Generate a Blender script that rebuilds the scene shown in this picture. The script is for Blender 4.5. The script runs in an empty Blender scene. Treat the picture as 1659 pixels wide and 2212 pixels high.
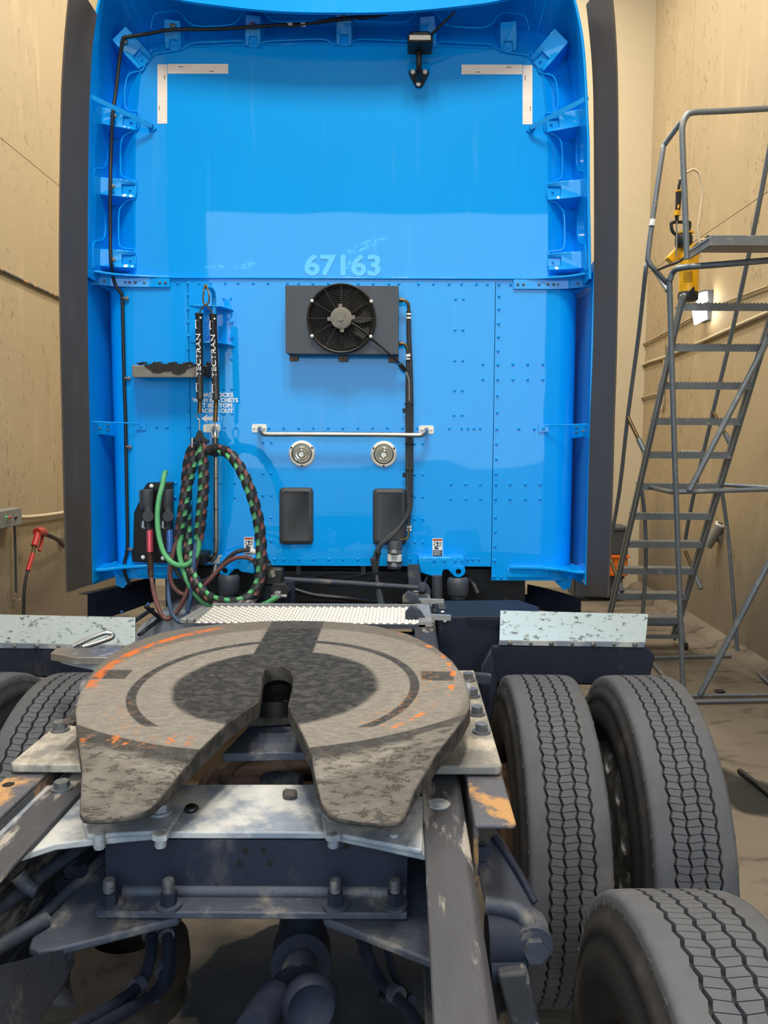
import bpy, bmesh, math, random
from mathutils import Vector, Matrix, noise as mnoise
random.seed(7)
R = math.radians
SC = bpy.context.scene
COL = SC.collection
# ---------------------------------------------------------------- camera
F = 1700.0; U0 = 875.0; V0 = 1106.0          # focal length and principal point in photo pixels (1659 x 2212)
TH = math.atan(161 / F); PH = 0.005
CAM = Vector((.314, 0, 1.79))
FWD = Vector((0, math.cos(TH), -math.sin(TH))); UP0 = Vector((0, math.sin(TH), math.cos(TH))); X0 = Vector((1, 0, 0))
UPV = UP0 * math.cos(PH) - X0 * math.sin(PH); RTV = X0 * math.cos(PH) + UP0 * math.sin(PH)
cd = bpy.data.cameras.new('camera'); cam = bpy.data.objects.new('camera', cd); COL.objects.link(cam)
cd.sensor_fit = 'VERTICAL'; cd.sensor_height = 36; cd.lens = 36 * F / 2212
cd.shift_x = (829.5 - U0) / 2212; cd.clip_start = .02
M4 = Matrix((RTV, UPV, -FWD)).transposed().to_4x4(); M4.translation = CAM
cam.matrix_world = M4
SC.camera = cam
# ---------------------------------------------------------------- world, lamps, exposure
SC.view_settings.view_transform = 'Standard'; SC.view_settings.look = 'None'
SC.view_settings.gamma = 1; SC.view_settings.exposure = 0.0; SC.view_settings.use_curve_mapping = False
wd = bpy.data.worlds.new('overcast_sky'); SC.world = wd; wd.use_nodes = True
bg = wd.node_tree.nodes['Background']; bg.inputs[0].default_value = (.70, .86, 1, 1); bg.inputs[1].default_value = 3.5
def area(name, loc, sx, sy, power, col, rot=(0, 0, 0)):
    l = bpy.data.lights.new(name, 'AREA'); l.shape = 'RECTANGLE'; l.size = sx; l.size_y = sy; l.energy = power; l.color = col
    o = bpy.data.objects.new(name, l); COL.objects.link(o); o.location = loc; o.rotation_euler = rot
for lx_, ly_, pw_ in ((-.35, .5, 190), (.75, .5, 190), (-.9, 3.0, 75), (1.3, 3.0, 75), (-.9, 5.6, 150), (1.3, 5.6, 150), (-.9, 8.0, 125), (1.3, 8.0, 125)):
    area('unseen_ceiling_light', (lx_, ly_, 7.25), .5, 1.6, pw_, (1, .93, .80))  # unseen ceiling lamps; the front pair is added to light the cab face

# ---------------------------------------------------------------- pixel -> world helpers (measuring aids)
def ray(u, v): return FWD + RTV * ((u - U0) / F) - UPV * ((v - V0) / F)
def P(u, v, y): r = ray(u, v); return CAM + r * (y / r.y)
def Pz(u, v, z): r = ray(u, v); return CAM + r * ((z - CAM.z) / r.z)
def Px(u, v, x): r = ray(u, v); return CAM + r * ((x - CAM.x) / r.x)
def PL(u, v, p0, n): r = ray(u, v); return CAM + r * ((p0 - CAM).dot(n) / r.dot(n))
def mx(p): return Vector((-p[0], p[1], p[2]))
def S(r, g, b):
    f = lambda c: (c / 12.92 if c <= .04045 else ((c + .055) / 1.055) ** 2.4)
    return tuple(f(c / 255) for c in (r, g, b))
# ---------------------------------------------------------------- materials
KEEP = {'navy_black_chassis_paint': .75, 'dusty_mount_plate': .85, 'greasy_cast_edge': .7, 'tyre_rubber': .95, 'tyre_sidewall_rubber': .6, 'dusty_grey_plate': .72, 'dusty_chassis_paint': .75, 'dusty_frame_rail': .62, 'dusty_zinc_bolt': .8, 'rusted_angle_plate': .8, 'dusty_tread_steel': .8, 'white_reflective_tape': 1, 'green_cable_jacket': .9, 'orange_plastic_crate': .8, 'spotted_stainless_fender': .72, 'brushed_stainless': .9, 'bare_aluminium': .8, 'dull_aluminium_tread': .55, 'faded_red_hose': .8, 'dull_blue_hose': .8, 'black_rubber_sheet': .9, 'speckled_aluminium_tank': .8, 'grey_foam_block': .7, 'dark_grey_coated_sheet': .75, 'grey_black_textured_plastic': .75, 'blue_grey_ladder_steel': 1.1, 'rust_brown_casting': .4}
class NT:
    def __init__(s, name):
        s.m = bpy.data.materials.new(name); s.m.use_nodes = True; s.t = s.m.node_tree; s.n = s.t.nodes
        s.b = s.n['Principled BSDF']; s.tc = s.n.new('ShaderNodeTexCoord'); s.co = s.tc.outputs['Object']
    def put(s, inp, v):
        if isinstance(v, bpy.types.NodeSocket): s.t.links.new(v, inp)
        elif isinstance(v, (tuple, list)) and len(v) == 3 and inp.type == 'RGBA': inp.default_value = (*v, 1)
        else: inp.default_value = v
    def math(s, op, a, b=None, clamp=False):
        n = s.n.new('ShaderNodeMath'); n.operation = op; n.use_clamp = clamp; s.put(n.inputs[0], a)
        if b is not None: s.put(n.inputs[1], b)
        return n.outputs[0]
    def sm(s, x, a, b):
        n = s.n.new('ShaderNodeMapRange'); n.interpolation_type = 'SMOOTHSTEP'; s.put(n.inputs[0], x)
        n.inputs[1].default_value = a; n.inputs[2].default_value = b; return n.outputs[0]
    def map(s, sc=(1, 1, 1), loc=(0, 0, 0), rot=(0, 0, 0)):
        n = s.n.new('ShaderNodeMapping'); s.put(n.inputs[0], s.co); n.inputs['Scale'].default_value = sc; n.inputs['Location'].default_value = loc; n.inputs['Rotation'].default_value = rot
        return n.outputs[0]
    def noise(s, scale, detail=4, st=(1, 1, 1), rough=.6, dist=0):
        n = s.n.new('ShaderNodeTexNoise'); s.put(n.inputs['Vector'], s.map(st)); n.inputs['Scale'].default_value = scale
        n.inputs['Detail'].default_value = detail; n.inputs['Roughness'].default_value = rough; n.inputs['Distortion'].default_value = dist
        return n.outputs[0]
    def mix(s, f, a, b):
        n = s.n.new('ShaderNodeMix'); n.data_type = 'RGBA'; s.put(n.inputs[0], f); s.put(n.inputs[6], a); s.put(n.inputs[7], b); return n.outputs[2]
    def sep(s):
        n = s.n.new('ShaderNodeSeparateXYZ'); s.put(n.inputs[0], s.co); return n.outputs
    def bump(s, h, strength=.3, dist=.01, nrm=None):
        n = s.n.new('ShaderNodeBump'); s.put(n.inputs['Height'], h); n.inputs['Strength'].default_value = strength; n.inputs['Distance'].default_value = dist
        if nrm is not None: s.put(n.inputs['Normal'], nrm)
        return n.outputs[0]
    def out(s, col, rough=.5, metal=0, nrm=None, coat=0, coat_r=.05, spec=.5):
        s.put(s.b.inputs['Base Color'], col); s.put(s.b.inputs['Roughness'], rough); s.put(s.b.inputs['Metallic'], metal)
        s.put(s.b.inputs['Coat Weight'], coat); s.b.inputs['Coat Roughness'].default_value = coat_r; s.put(s.b.inputs['Specular IOR Level'], spec)
        if nrm is not None: s.put(s.b.inputs['Normal'], nrm)
        return s.m
def dirty(name, col, rough=.5, metal=0, dust=None, dscale=6, dlo=.5, dhi=.7, st=(1, 1, 1), bs=60, bstr=.15, var=.25, coat=0, spec=.5, damt=1.0):
    """plain coat with fine tonal variation and a patchy dust or rust layer"""
    k = KEEP.get(name, .55); col = tuple(x * k for x in col); dust = tuple(x * k for x in dust) if dust else None
    t = NT(name)
    c = t.mix(t.math('MULTIPLY', t.noise(dscale * 3, 5, st), 1.0), tuple(x * (1 - var) for x in col), tuple(min(1, x * (1 + var)) for x in col))
    r = rough
    if dust:
        d = t.math('MULTIPLY', t.sm(t.noise(dscale, 8, st, .65), dlo, dhi), damt); c = t.mix(d, c, dust); r = t.math('ADD', t.math('MULTIPLY', d, .35), rough, True)
        metal = t.math('MULTIPLY', t.math('SUBTRACT', 1, d), metal)
    return t.out(c, r, metal, t.bump(t.noise(bs, 5, st), bstr, .004), coat, spec=spec)
def plain(name, col, rough=.5, metal=0, coat=0, emit=0):
    t = NT(name)
    c = t.mix(t.noise(25, 4), tuple(x * .9 for x in col), tuple(min(1, x * 1.08) for x in col))
    m = t.out(c, rough, metal, coat=coat)
    if emit: t.put(t.b.inputs['Emission Color'], col); t.b.inputs['Emission Strength'].default_value = emit
    return m
def paint_blue(name, wave=.0, scr=False):
    t = NT(name); base = (.0, .28, .9)
    c = t.mix(t.noise(3, 5, (1, 1, .25)), (.0, .325, .87), (.0, .36, .94))
    c = t.mix(t.math('MULTIPLY', t.sm(t.noise(220, 2), .74, .78), .6), c, (.0, .06, .2))                      # specks of grime
    c = t.mix(t.math('MULTIPLY', t.sm(t.noise(5, 6, (3, 3, .18)), .56, .75), .22), c, (.10, .42, .85))     # washed-down streaks
    if scr:   # scuffed clear coat beside the unit number
        x, y, z = t.sep()
        def blob(cx, cz, rx, rz, sl=0):
            dx = t.math('DIVIDE', t.math('SUBTRACT', x, cx), rx); dz = t.math('DIVIDE', t.math('SUBTRACT', t.math('SUBTRACT', z, cz), t.math('MULTIPLY', t.math('SUBTRACT', x, cx), sl)), rz)
            return t.sm(t.math('ADD', t.math('MULTIPLY', dx, dx), t.math('MULTIPLY', dz, dz)), 1.0, .2)
        for u, v, ru, rv, sl in ((470, 576, 34, 5, .05), (530, 573, 32, 9, .1), (790, 530, 55, 12, .35), (760, 574, 26, 14, 0)):
            p = P(u, v, 3.93); k = 3.93 / F
            m = t.math('MULTIPLY', blob(p.x, p.z, ru * k, rv * k, sl), t.sm(t.noise(45, 6, (1, 1, 2)), .47, .58)); c = t.mix(m, c, (.06, .50, .92))
    n = t.bump(t.noise(1.1, 2), wave, .05) if wave else None
    m = t.out(c, .4, 0, None, .72, .03, .08)
    if n is not None: t.put(t.b.inputs['Coat Normal'], n); t.put(t.b.inputs['Normal'], n)
    return m
MB = paint_blue('blue_fleet_paint', .12); MBU = paint_blue('blue_fleet_paint_scuffed', .05, True)
MBI = paint_blue('blue_moulded_plastic', .0)
M_rub = dirty('black_rubber_sheet', S(84, 77, 71), .6, 0, S(104, 98, 94), 3, .55, .8, (1, 1, .3), 30, .1, .2, spec=.35)
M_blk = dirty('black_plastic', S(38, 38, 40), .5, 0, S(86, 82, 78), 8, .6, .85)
M_blkg = dirty('satin_black_steel', S(24, 24, 26), .35, 0, S(70, 68, 66), 8, .68, .9)
M_grey = dirty('grey_black_textured_plastic', S(76, 78, 82), .55, 0, S(100, 100, 102), 5, .55, .8, bs=250, bstr=.15)
M_cond = dirty('dark_grey_coated_sheet', S(74, 80, 90), .5, 0, S(104, 104, 104), 5, .58, .85, (1, 1, .4), 120, .05)
M_navy = dirty('navy_black_chassis_paint', S(36, 42, 58), .62, .0, S(118, 112, 106), 9, .57, .82, (1, 1, .6), 90, .25, damt=.75, spec=.25)
M_navyd = dirty('dusty_chassis_paint', S(66, 72, 86), .6, .1, S(150, 140, 128), 9, .52, .74, bs=110, bstr=.4)
M_rail = dirty('dusty_frame_rail', S(74, 74, 80), .65, .1, S(190, 182, 170), 9, .51, .60, (1.6, .35, 1), 120, .4)
M_rust = dirty('rusted_angle_plate', S(92, 92, 98), .65, .2, S(186, 142, 92), 9, .50, .60, bs=130, bstr=.5)
M_brown = dirty('rust_brown_casting', S(104, 74, 44), .75, .1, S(58, 40, 26), 8, .45, .7, bs=40, bstr=.4)
M_dkbr = dirty('dark_dusty_casting', S(64, 52, 40), .8, 0, S(44, 38, 32), 8, .45, .7, bs=40, bstr=.4)
M_galv = dirty('dusty_grey_plate', S(140, 150, 164), .55, .2, S(206, 204, 200), 7, .40, .60, bs=70, bstr=.25)
M_dpl = dirty('dusty_mount_plate', S(126, 122, 116), .7, .1, S(188, 178, 162), 9, .42, .62, bs=70, bstr=.4)
M_bolt = dirty('dusty_zinc_bolt', S(120, 122, 126), .5, .6, S(150, 142, 130), 30, .5, .7, bs=200, bstr=.2)
M_tab = plain('rusty_tab_steel', S(112, 98, 86), .6)
M_white = plain('white_nylon_fastener', S(236, 234, 230), .4)
M_tape = dirty('white_reflective_tape', S(250, 232, 216), .35, 0, S(255, 244, 232), 14, .4, .7, (1, 1, 6), 10, 0, .04)
M_wht = plain('white_lettering', S(245, 246, 250), .5)
M_num = plain('pale_blue_number_film', (.055, .52, .95), .3, coat=.6)
M_steel = dirty('brushed_stainless', S(196, 188, 176), .28, .95, S(150, 142, 130), 14, .6, .8, bs=150, bstr=.05)
M_alu = dirty('bare_aluminium', S(190, 190, 188), .35, .9, S(140, 134, 126), 20, .5, .75, bs=80, bstr=.1)
M_alud = dirty('dull_aluminium_tread', S(214, 212, 208), .42, .4, S(150, 148, 142), 25, .6, .8, bs=60, bstr=.1)
M_polish = dirty('spotted_stainless_fender', S(214, 228, 230), .38, .55, S(84, 94, 94), 30, .53, .66, (1, 1, 1.8), 16, .15, .06)
M_cream = plain('cream_lamp_housing', S(238, 234, 222), .35)
M_lens = plain('ribbed_clear_lens', S(206, 202, 184), .1, .4, 1)
M_foam = dirty('grey_foam_block', S(146, 142, 134), .9, 0, S(176, 170, 160), 30, .5, .7, bs=300, bstr=.3)
M_foamd = dirty('torn_dark_foam', S(60, 58, 56), .95, 0, S(210, 210, 208), 16, .55, .66, bs=90, bstr=.8)
M_green = dirty('green_cable_jacket', S(92, 176, 116), .45, 0, S(60, 110, 84), 12, .6, .8, bs=30, bstr=.05)
M_redh = dirty('faded_red_hose', S(122, 78, 76), .6, 0, S(80, 60, 60), 12, .5, .75, bs=60, bstr=.1)
M_blueh = dirty('dull_blue_hose', S(62, 92, 132), .6, 0, S(60, 66, 76), 10, .5, .75, bs=60, bstr=.1)
M_greyh = dirty('dark_grey_hose', S(66, 70, 76), .6, 0, S(96, 94, 92), 10, .55, .8, bs=60, bstr=.1)
M_wrap = dirty('black_spiral_wrap', S(46, 50, 54), .45, 0, S(90, 90, 90), 12, .6, .85, bs=60, bstr=.05)
M_redan = plain('pink_red_anodised_grip', S(226, 92, 104), .3, .45)
M_bluan = plain('blue_anodised_grip', S(84, 130, 206), .3, .45)
M_brass = dirty('old_brass', S(150, 128, 92), .4, .8, S(90, 80, 66), 30, .5, .7, bs=60, bstr=.1)
M_red = plain('red_enamel', S(176, 40, 34), .35, coat=.5)
M_yel = plain('yellow_plastic', S(240, 176, 6), .35, coat=.3)
M_org = dirty('orange_plastic_crate', S(250, 120, 14), .5, 0, S(70, 40, 14), 12, .62, .66)
M_lad = dirty('blue_grey_ladder_steel', S(112, 118, 124), .45, .4, S(150, 146, 138), 14, .56, .74, bs=60, bstr=.1)
M_step = dirty('dusty_tread_steel', S(120, 120, 118), .6, .3, S(168, 150, 120), 30, .44, .6, bs=140, bstr=.5)
M_clear = plain('clear_vinyl_tube', S(212, 190, 156), .25, coat=.5)
M_tyre = dirty('tyre_rubber', S(82, 83, 87), .75, 0, S(108, 104, 104), 6, .5, .8, bs=140, bstr=.2, spec=.3)
M_side = dirty('tyre_sidewall_rubber', S(60, 58, 58), .62, 0, S(104, 90, 78), 7, .52, .8, bs=60, bstr=.15, spec=.3)
M_hole = plain('hole_shade_black', S(12, 12, 12), .9)  # flat black standing in for the shade inside holes and bores
M_tank = dirty('speckled_aluminium_tank', S(186, 198, 214), .45, .4, S(214, 222, 236), 90, .5, .75, bs=120, bstr=.1)
M_stick = plain('white_sticker', S(236, 236, 232), .4)
M_ora = plain('orange_sticker_ink', S(206, 96, 40), .4)
M_ink = plain('black_sticker_ink', S(30, 30, 32), .4)
M_fin = NT('condenser_fins')
def _f():
    t = M_fin; w = t.n.new('ShaderNodeTexWave'); t.put(w.inputs[0], t.co); w.bands_direction = 'Z'; w.inputs['Scale'].default_value = 26
    c = t.mix(t.sm(w.outputs[1], .55, .8), S(34, 28, 22), S(96, 78, 58)); return t.out(c, .5, .5)
M_fin = _f()
M_lamp = plain('lit_lamp_face', (1, .93, .80), .4, emit=14)
def wall_mat(name, a, b, sx):
    t = NT(name)
    c = t.mix(t.noise(1.1, 6, (1, 1, .45)), a, b)
    c = t.mix(t.math('MULTIPLY', t.sm(t.noise(2.6, 7, (1.4, 1.4, .35)), .54, .74), .55), c, tuple(x * 1.25 for x in a))
    reg = t.sm(t.noise(1.5, 3, (1.6, 1.6, .35)), .45, .56)
    pit = t.math('MULTIPLY', t.sm(t.noise(21, 6, (1, 1, .5), .7), .57, .63), reg)
    c = t.mix(t.math('MULTIPLY', pit, .6), c, (.15, .115, .07))
    z = t.sep()[2]
    grime = t.math('MULTIPLY', t.sm(t.math('ADD', z, t.math('MULTIPLY', t.noise(1.4, 6, (1, 1, .3)), 1.6)), 2.1, 1.2), .72)   # tide of road dirt at hand height
    c = t.mix(grime, c, (.155, .135, .11))
    c = t.mix(t.math('MULTIPLY', t.sm(t.noise(3.5, 7, (2, 2, .3)), .58, .8), .45), c, (.24, .17, .085))
    return t.out(c, .62, 0, t.bump(t.math('ADD', t.noise(30, 5), t.math('MULTIPLY', pit, -1.5)), .25, .01), spec=.3)
M_wall = wall_mat('pitted_tan_wall_paint', (.38, .295, .178), (.33, .255, .154), 0)
M_cw = plain('cream_corner_paint', (.52, .44, .30), .6)
def floor_mat():
    t = NT('stained_concrete'); c = t.mix(t.noise(1.6, 7), S(100, 90, 78), S(122, 112, 98))
    c = t.mix(t.math('MULTIPLY', t.sm(t.noise(2.3, 8, (1, 2.4, 1), .65, .6), .50, .66), .75), c, S(48, 43, 38))
    c = t.mix(t.sm(t.noise(.8, 4, (1, 1, 1), .55, .4), .60, .64), c, S(36, 38, 40))
    x, y, z = t.sep(); dx = t.math('DIVIDE', t.math('SUBTRACT', x, .15), .55); dy = t.math('DIVIDE', t.math('SUBTRACT', y, 2.45), .32)
    pud = t.sm(t.math('ADD', t.math('ADD', t.math('MULTIPLY', dx, dx), t.math('MULTIPLY', dy, dy)), t.math('MULTIPLY', t.noise(4, 5), 1.2)), 1.72, 1.62); c = t.mix(pud, c, S(34, 38, 42))
    wet = t.sm(t.noise(.8, 4, (1, 1, 1), .55, .4), .60, .64)
    return t.out(c, t.math('SUBTRACT', .75, t.math('MULTIPLY', t.math('MAXIMUM', wet, pud), .4)), 0, t.bump(t.noise(45, 6), .3, .01))
M_floor = floor_mat()
M_yard = plain('yard_concrete', S(134, 132, 128), .85)
M_ceil = plain('dark_ceiling_deck', S(70, 66, 62), .8)

# ---------------------------------------------------------------- mesh builder
def perp(d):
    a = Vector((0, 0, 1)) if abs(d.z) < .9 else Vector((1, 0, 0))
    n = d.cross(a).normalized(); return n, d.cross(n).normalized()
def spline(pts, k=6, closed=False):
    pts = [Vector(p) for p in pts]; n = len(pts); out = []
    rng = range(n if closed else n - 1)
    for i in rng:
        p0 = pts[(i - 1) % n] if closed or i > 0 else pts[0]; p1 = pts[i]; p2 = pts[(i + 1) % n]; p3 = pts[(i + 2) % n] if closed or i + 2 < n else pts[-1]
        for j in range(k):
            t = j / k
            out.append(.5 * ((2 * p1) + (p2 - p0) * t + (2 * p0 - 5 * p1 + 4 * p2 - p3) * t * t + (3 * p1 - 3 * p2 + p3 - p0) * t ** 3))
    if not closed: out.append(pts[-1])
    return out
def frames(pts, closed=False):
    n = len(pts); T = []
    for i in range(n):
        a = pts[(i - 1) % n] if closed or i > 0 else pts[i]; b = pts[(i + 1) % n] if closed or i < n - 1 else pts[i]
        d = (b - a); T.append(d.normalized() if d.length > 1e-9 else Vector((0, 0, 1)))
    N, Bn = perp(T[0]); out = []
    for t in T:
        N = (N - t * N.dot(t)); N = N.normalized() if N.length > 1e-6 else perp(t)[0]; out.append((t, N, t.cross(N)))
    return out
class G:
    def __init__(s): s.b = bmesh.new()
    def f(s, vs, smooth=False):
        try: fc = s.b.faces.new(vs); fc.smooth = smooth; return fc
        except ValueError: return None
    def v(s, p): return s.b.verts.new(p)
    def box(s, c, d, rz=0, rx=0, ry=0):
        m = Matrix.Translation(c) @ Matrix.Rotation(rz, 4, 'Z') @ Matrix.Rotation(rx, 4, 'X') @ Matrix.Rotation(ry, 4, 'Y')
        q = [s.v(m @ Vector((x * d[0] / 2, y * d[1] / 2, z * d[2] / 2))) for x in (-1, 1) for y in (-1, 1) for z in (-1, 1)]
        for a in ((0, 1, 3, 2), (4, 6, 7, 5), (0, 4, 5, 1), (2, 3, 7, 6), (0, 2, 6, 4), (1, 5, 7, 3)): s.f([q[i] for i in a])
        return s
    def bar(s, a, b, w, h, up=(0, 0, 1)):
        a = Vector(a); b = Vector(b); t = (b - a).normalized(); x = t.cross(Vector(up)).normalized(); z = x.cross(t)
        q = [s.v(p + x * (i * w / 2) + z * (j * h / 2)) for p in (a, b) for i in (-1, 1) for j in (-1, 1)]
        for k in ((0, 1, 3, 2), (4, 6, 7, 5), (0, 4, 5, 1), (2, 3, 7, 6), (0, 2, 6, 4), (1, 5, 7, 3)): s.f([q[i] for i in k])
        return s
    def prism(s, pts, vec, pts2=None):
        a = [s.v(p) for p in pts]; b = [s.v(Vector(p) + Vector(vec)) for p in (pts2 or pts)]; n = len(a)
        s.f(a); s.f(b[::-1])
        for i in range(n): s.f([a[i], b[i], b[(i + 1) % n], a[(i + 1) % n]])
        return s
    def tube(s, pts, r, n=10, k=5, closed=False, smooth=True, cap=True):
        P_ = spline(pts, k, closed) if k > 1 else [Vector(p) for p in pts]
        fr = frames(P_, closed); rings = []
        for i, p in enumerate(P_):
            rr = r(i / max(1, len(P_) - 1)) if callable(r) else r
            rings.append([s.v(p + (fr[i][1] * math.cos(2 * math.pi * j / n) + fr[i][2] * math.sin(2 * math.pi * j / n)) * rr) for j in range(n)])
        m = len(rings)
        for i in range(m if closed else m - 1):
            A, Bq = rings[i], rings[(i + 1) % m]
            for j in range(n): s.f([A[j], A[(j + 1) % n], Bq[(j + 1) % n], Bq[j]], smooth)
        if cap and not closed: s.f(rings[0][::-1]); s.f(rings[-1])
        return s
    def cyl(s, a, b, r0, r1=None, n=20, cap=True): 
        r1 = r0 if r1 is None else r1
        return s.tube([a, b], (lambda t: r0 + (r1 - r0) * t), n, 1, cap=cap)
    def lathe(s, prof, o, ax, n=32, cap=True, a0=0, a1=2 * math.pi):
        """prof: list of (radius, distance along axis)"""
        o = Vector(o); ax = Vector(ax).normalized(); N, Bn = perp(ax); full = abs(a1 - a0 - 2 * math.pi) < 1e-6; m = n if full else n + 1
        rg = [[s.v(o + ax * t + (N * math.cos(a0 + (a1 - a0) * j / n) + Bn * math.sin(a0 + (a1 - a0) * j / n)) * max(r, 1e-5)) for j in range(m)] for r, t in prof]
        for i in range(len(rg) - 1):
            for j in range(n): s.f([rg[i][j], rg[i][(j + 1) % m], rg[i + 1][(j + 1) % m], rg[i + 1][j]], True)
        if cap and full:
            if prof[0][0] > 1e-4: s.f(rg[0][::-1])
            if prof[-1][0] > 1e-4: s.f(rg[-1])
        return s
    def dome(s, p, d, r, h, n=8):
        return s.lathe([(r, 0), (r * .85, h * .6), (r * .45, h), (0.0001, h)], p, d, n, False)
    def hexbolt(s, p, d, r, h):
        p = Vector(p); d = Vector(d).normalized()
        s.cyl(p, p + d * h * .25, r * 1.35, n=14); s.tube([p + d * h * .25, p + d * h], r, 6, 1, smooth=False); return s
    def torus(s, c, ax, Rr, r, n=40, m=6):
        ax = Vector(ax).normalized(); N, Bn = perp(ax); c = Vector(c)
        return s.tube([c + (N * math.cos(2 * math.pi * i / n) + Bn * math.sin(2 * math.pi * i / n)) * Rr for i in range(n)], r, m, 1, True)
    def strip(s, rows, smooth=True, thick=None):
        q = [[s.v(p) for p in row] for row in rows]
        for i in range(len(q) - 1):
            for j in range(len(q[0]) - 1): s.f([q[i][j], q[i][j + 1], q[i + 1][j + 1], q[i + 1][j]], smooth)
        return s
WM = {}
def link(o, parent):
    COL.objects.link(o); WM[o.name] = o.matrix_basis.copy()
    if parent is not None: o.parent = parent; o.matrix_parent_inverse = WM[parent.name].inverted()
    return o
def part(name, g, mat, parent=None, label=None, kind=None, bev=0, seg=2, solid=0, mats=None, fix=True, loc=None, mtx=None):
    if fix: bmesh.ops.recalc_face_normals(g.b, faces=g.b.faces[:])
    me = bpy.data.meshes.new(name); g.b.to_mesh(me); g.b.free()
    for m in (mats or [mat]): me.materials.append(m)
    o = bpy.data.objects.new(name, me)
    if mtx is not None: o.matrix_basis = mtx
    elif loc is not None: o.location = loc
    link(o, parent)
    me.set_sharp_from_angle(angle=R(50))
    if solid: md = o.modifiers.new('thickness', 'SOLIDIFY'); md.thickness = solid; md.offset = -1; ms = o.modifiers.new('split', 'EDGE_SPLIT'); ms.split_angle = R(50); ms.use_edge_sharp = True
    if bev: md = o.modifiers.new('edge', 'BEVEL'); md.width = bev; md.segments = seg; md.limit_method = 'ANGLE'; md.angle_limit = R(40); md.harden_normals = False
    if label: o['label'] = label
    if kind: o['kind'] = kind
    return o
def thing(name, label, cat, loc=(0, 0, 0), group=None):
    o = bpy.data.objects.new(name, None); o.location = loc; o.empty_display_size = .1; link(o, None); tag(o, label, cat, group); return o
def tag(o, label, cat, group=None):
    o['label'] = label; o['category'] = cat
    if group: o['group'] = group
    return o
def hub(name, parent, loc=(0, 0, 0)):
    o = bpy.data.objects.new(name, None); o.location = loc; o.empty_display_size = .1; return link(o, parent)
def copyobj(o, parent, mtx=None):
    c = o.copy(); COL.objects.link(c); c.parent = parent
    if mtx is not None: c.matrix_basis = mtx
    WM[c.name] = c.matrix_basis.copy(); c.matrix_parent_inverse = WM[parent.name].inverted() if parent is not None else Matrix(); return c
def text(name, body, mat, parent, o, xdir, ydir, h=None, w=None, bold=.0, ext=.0006, spacing=1, wrap=None, label=None, align='CENTER'):
    """flat raised lettering; o = centre of the text, xdir/ydir its reading axes"""
    cu = bpy.data.curves.new(name, 'FONT'); cu.body = body; cu.align_x = align; cu.size = 1; cu.offset = 0; cu.space_character = spacing; cu.extrude = 0; cu.space_line = .95
    ob = bpy.data.objects.new(name, cu); COL.objects.link(ob)
    dg = bpy.context.evaluated_depsgraph_get(); me = bpy.data.meshes.new_from_object(ob.evaluated_get(dg)); bpy.data.objects.remove(ob)
    if bold:     # heavier weight: the outline struck again round a small circle
        bm = bmesh.new(); bm.from_mesh(me); base = bm.verts[:] + bm.edges[:] + bm.faces[:]
        for i in range(10):
            r = bmesh.ops.duplicate(bm, geom=base); d = Vector((math.cos(i * .6283) * bold, math.sin(i * .6283) * bold, 0))
            for e in r['geom']:
                if isinstance(e, bmesh.types.BMVert): e.co += d; e.co.z = i + 1.0
        bm.to_mesh(me); bm.free()
    xs = [v.co.x for v in me.vertices]; ys = [v.co.y for v in me.vertices]
    cx, cy = (min(xs) + max(xs)) / 2, (min(ys) + max(ys)) / 2; sx = w / (max(xs) - min(xs)) if w else None; sy = h / (max(ys) - min(ys)) if h else None
    sx = sx or sy; sy = sy or sx; o = Vector(o); X = Vector(xdir).normalized(); Y = Vector(ydir).normalized(); Z = X.cross(Y)
    for v in me.vertices:
        a, b = (v.co.x - cx) * sx, (v.co.y - cy) * sy; ze = ext + v.co.z * .00006
        if wrap: v.co = o + X * a + Y * (wrap * math.sin(b / wrap)) + Z * (wrap * (math.cos(b / wrap) - 1) + ze)
        else: v.co = o + X * a + Y * b + Z * ze
    me.materials.clear(); me.materials.append(mat); t = bpy.data.objects.new(name, me); link(t, parent)
    if label: t['label'] = label
    return t

# ================================================================ THE BAY
XR = 3.115; YB = 9.35; YF = -1.15; ZC = 7.4
def lwx(y): return -2.75 - .0506 * (y - 6.9)
LW0 = Vector((-2.75, 6.9, 0)); LWN = Vector((1, .0506, 0)).normalized()
def PLW(u, v, off=0): return PL(u, v, LW0 + LWN * off, LWN)
def struct(o): o['kind'] = 'structure'; return o
g = G(); g.box((0.2, 4.2, -.1), (8, 11.6, .2)); struct(part('floor', g, M_floor))
g = G(); g.box((0.2, 4.2, ZC + .1), (8, 11.6, .2)); struct(part('ceiling', g, M_ceil))
def panels(wall, rows, mat):
    for nm, quad, vec in rows:
        g = G(); g.prism(quad, vec); part(nm, g, mat, wall, bev=.006)
wr = struct(hub('wall_right', None, (XR, 4, 0)))
zj = Px(1659, 414, XR).z; zj1 = zj
ys = [YF, 2.4, 5.0, 8.1, YB]; zs = [0, zj, ZC]
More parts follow.
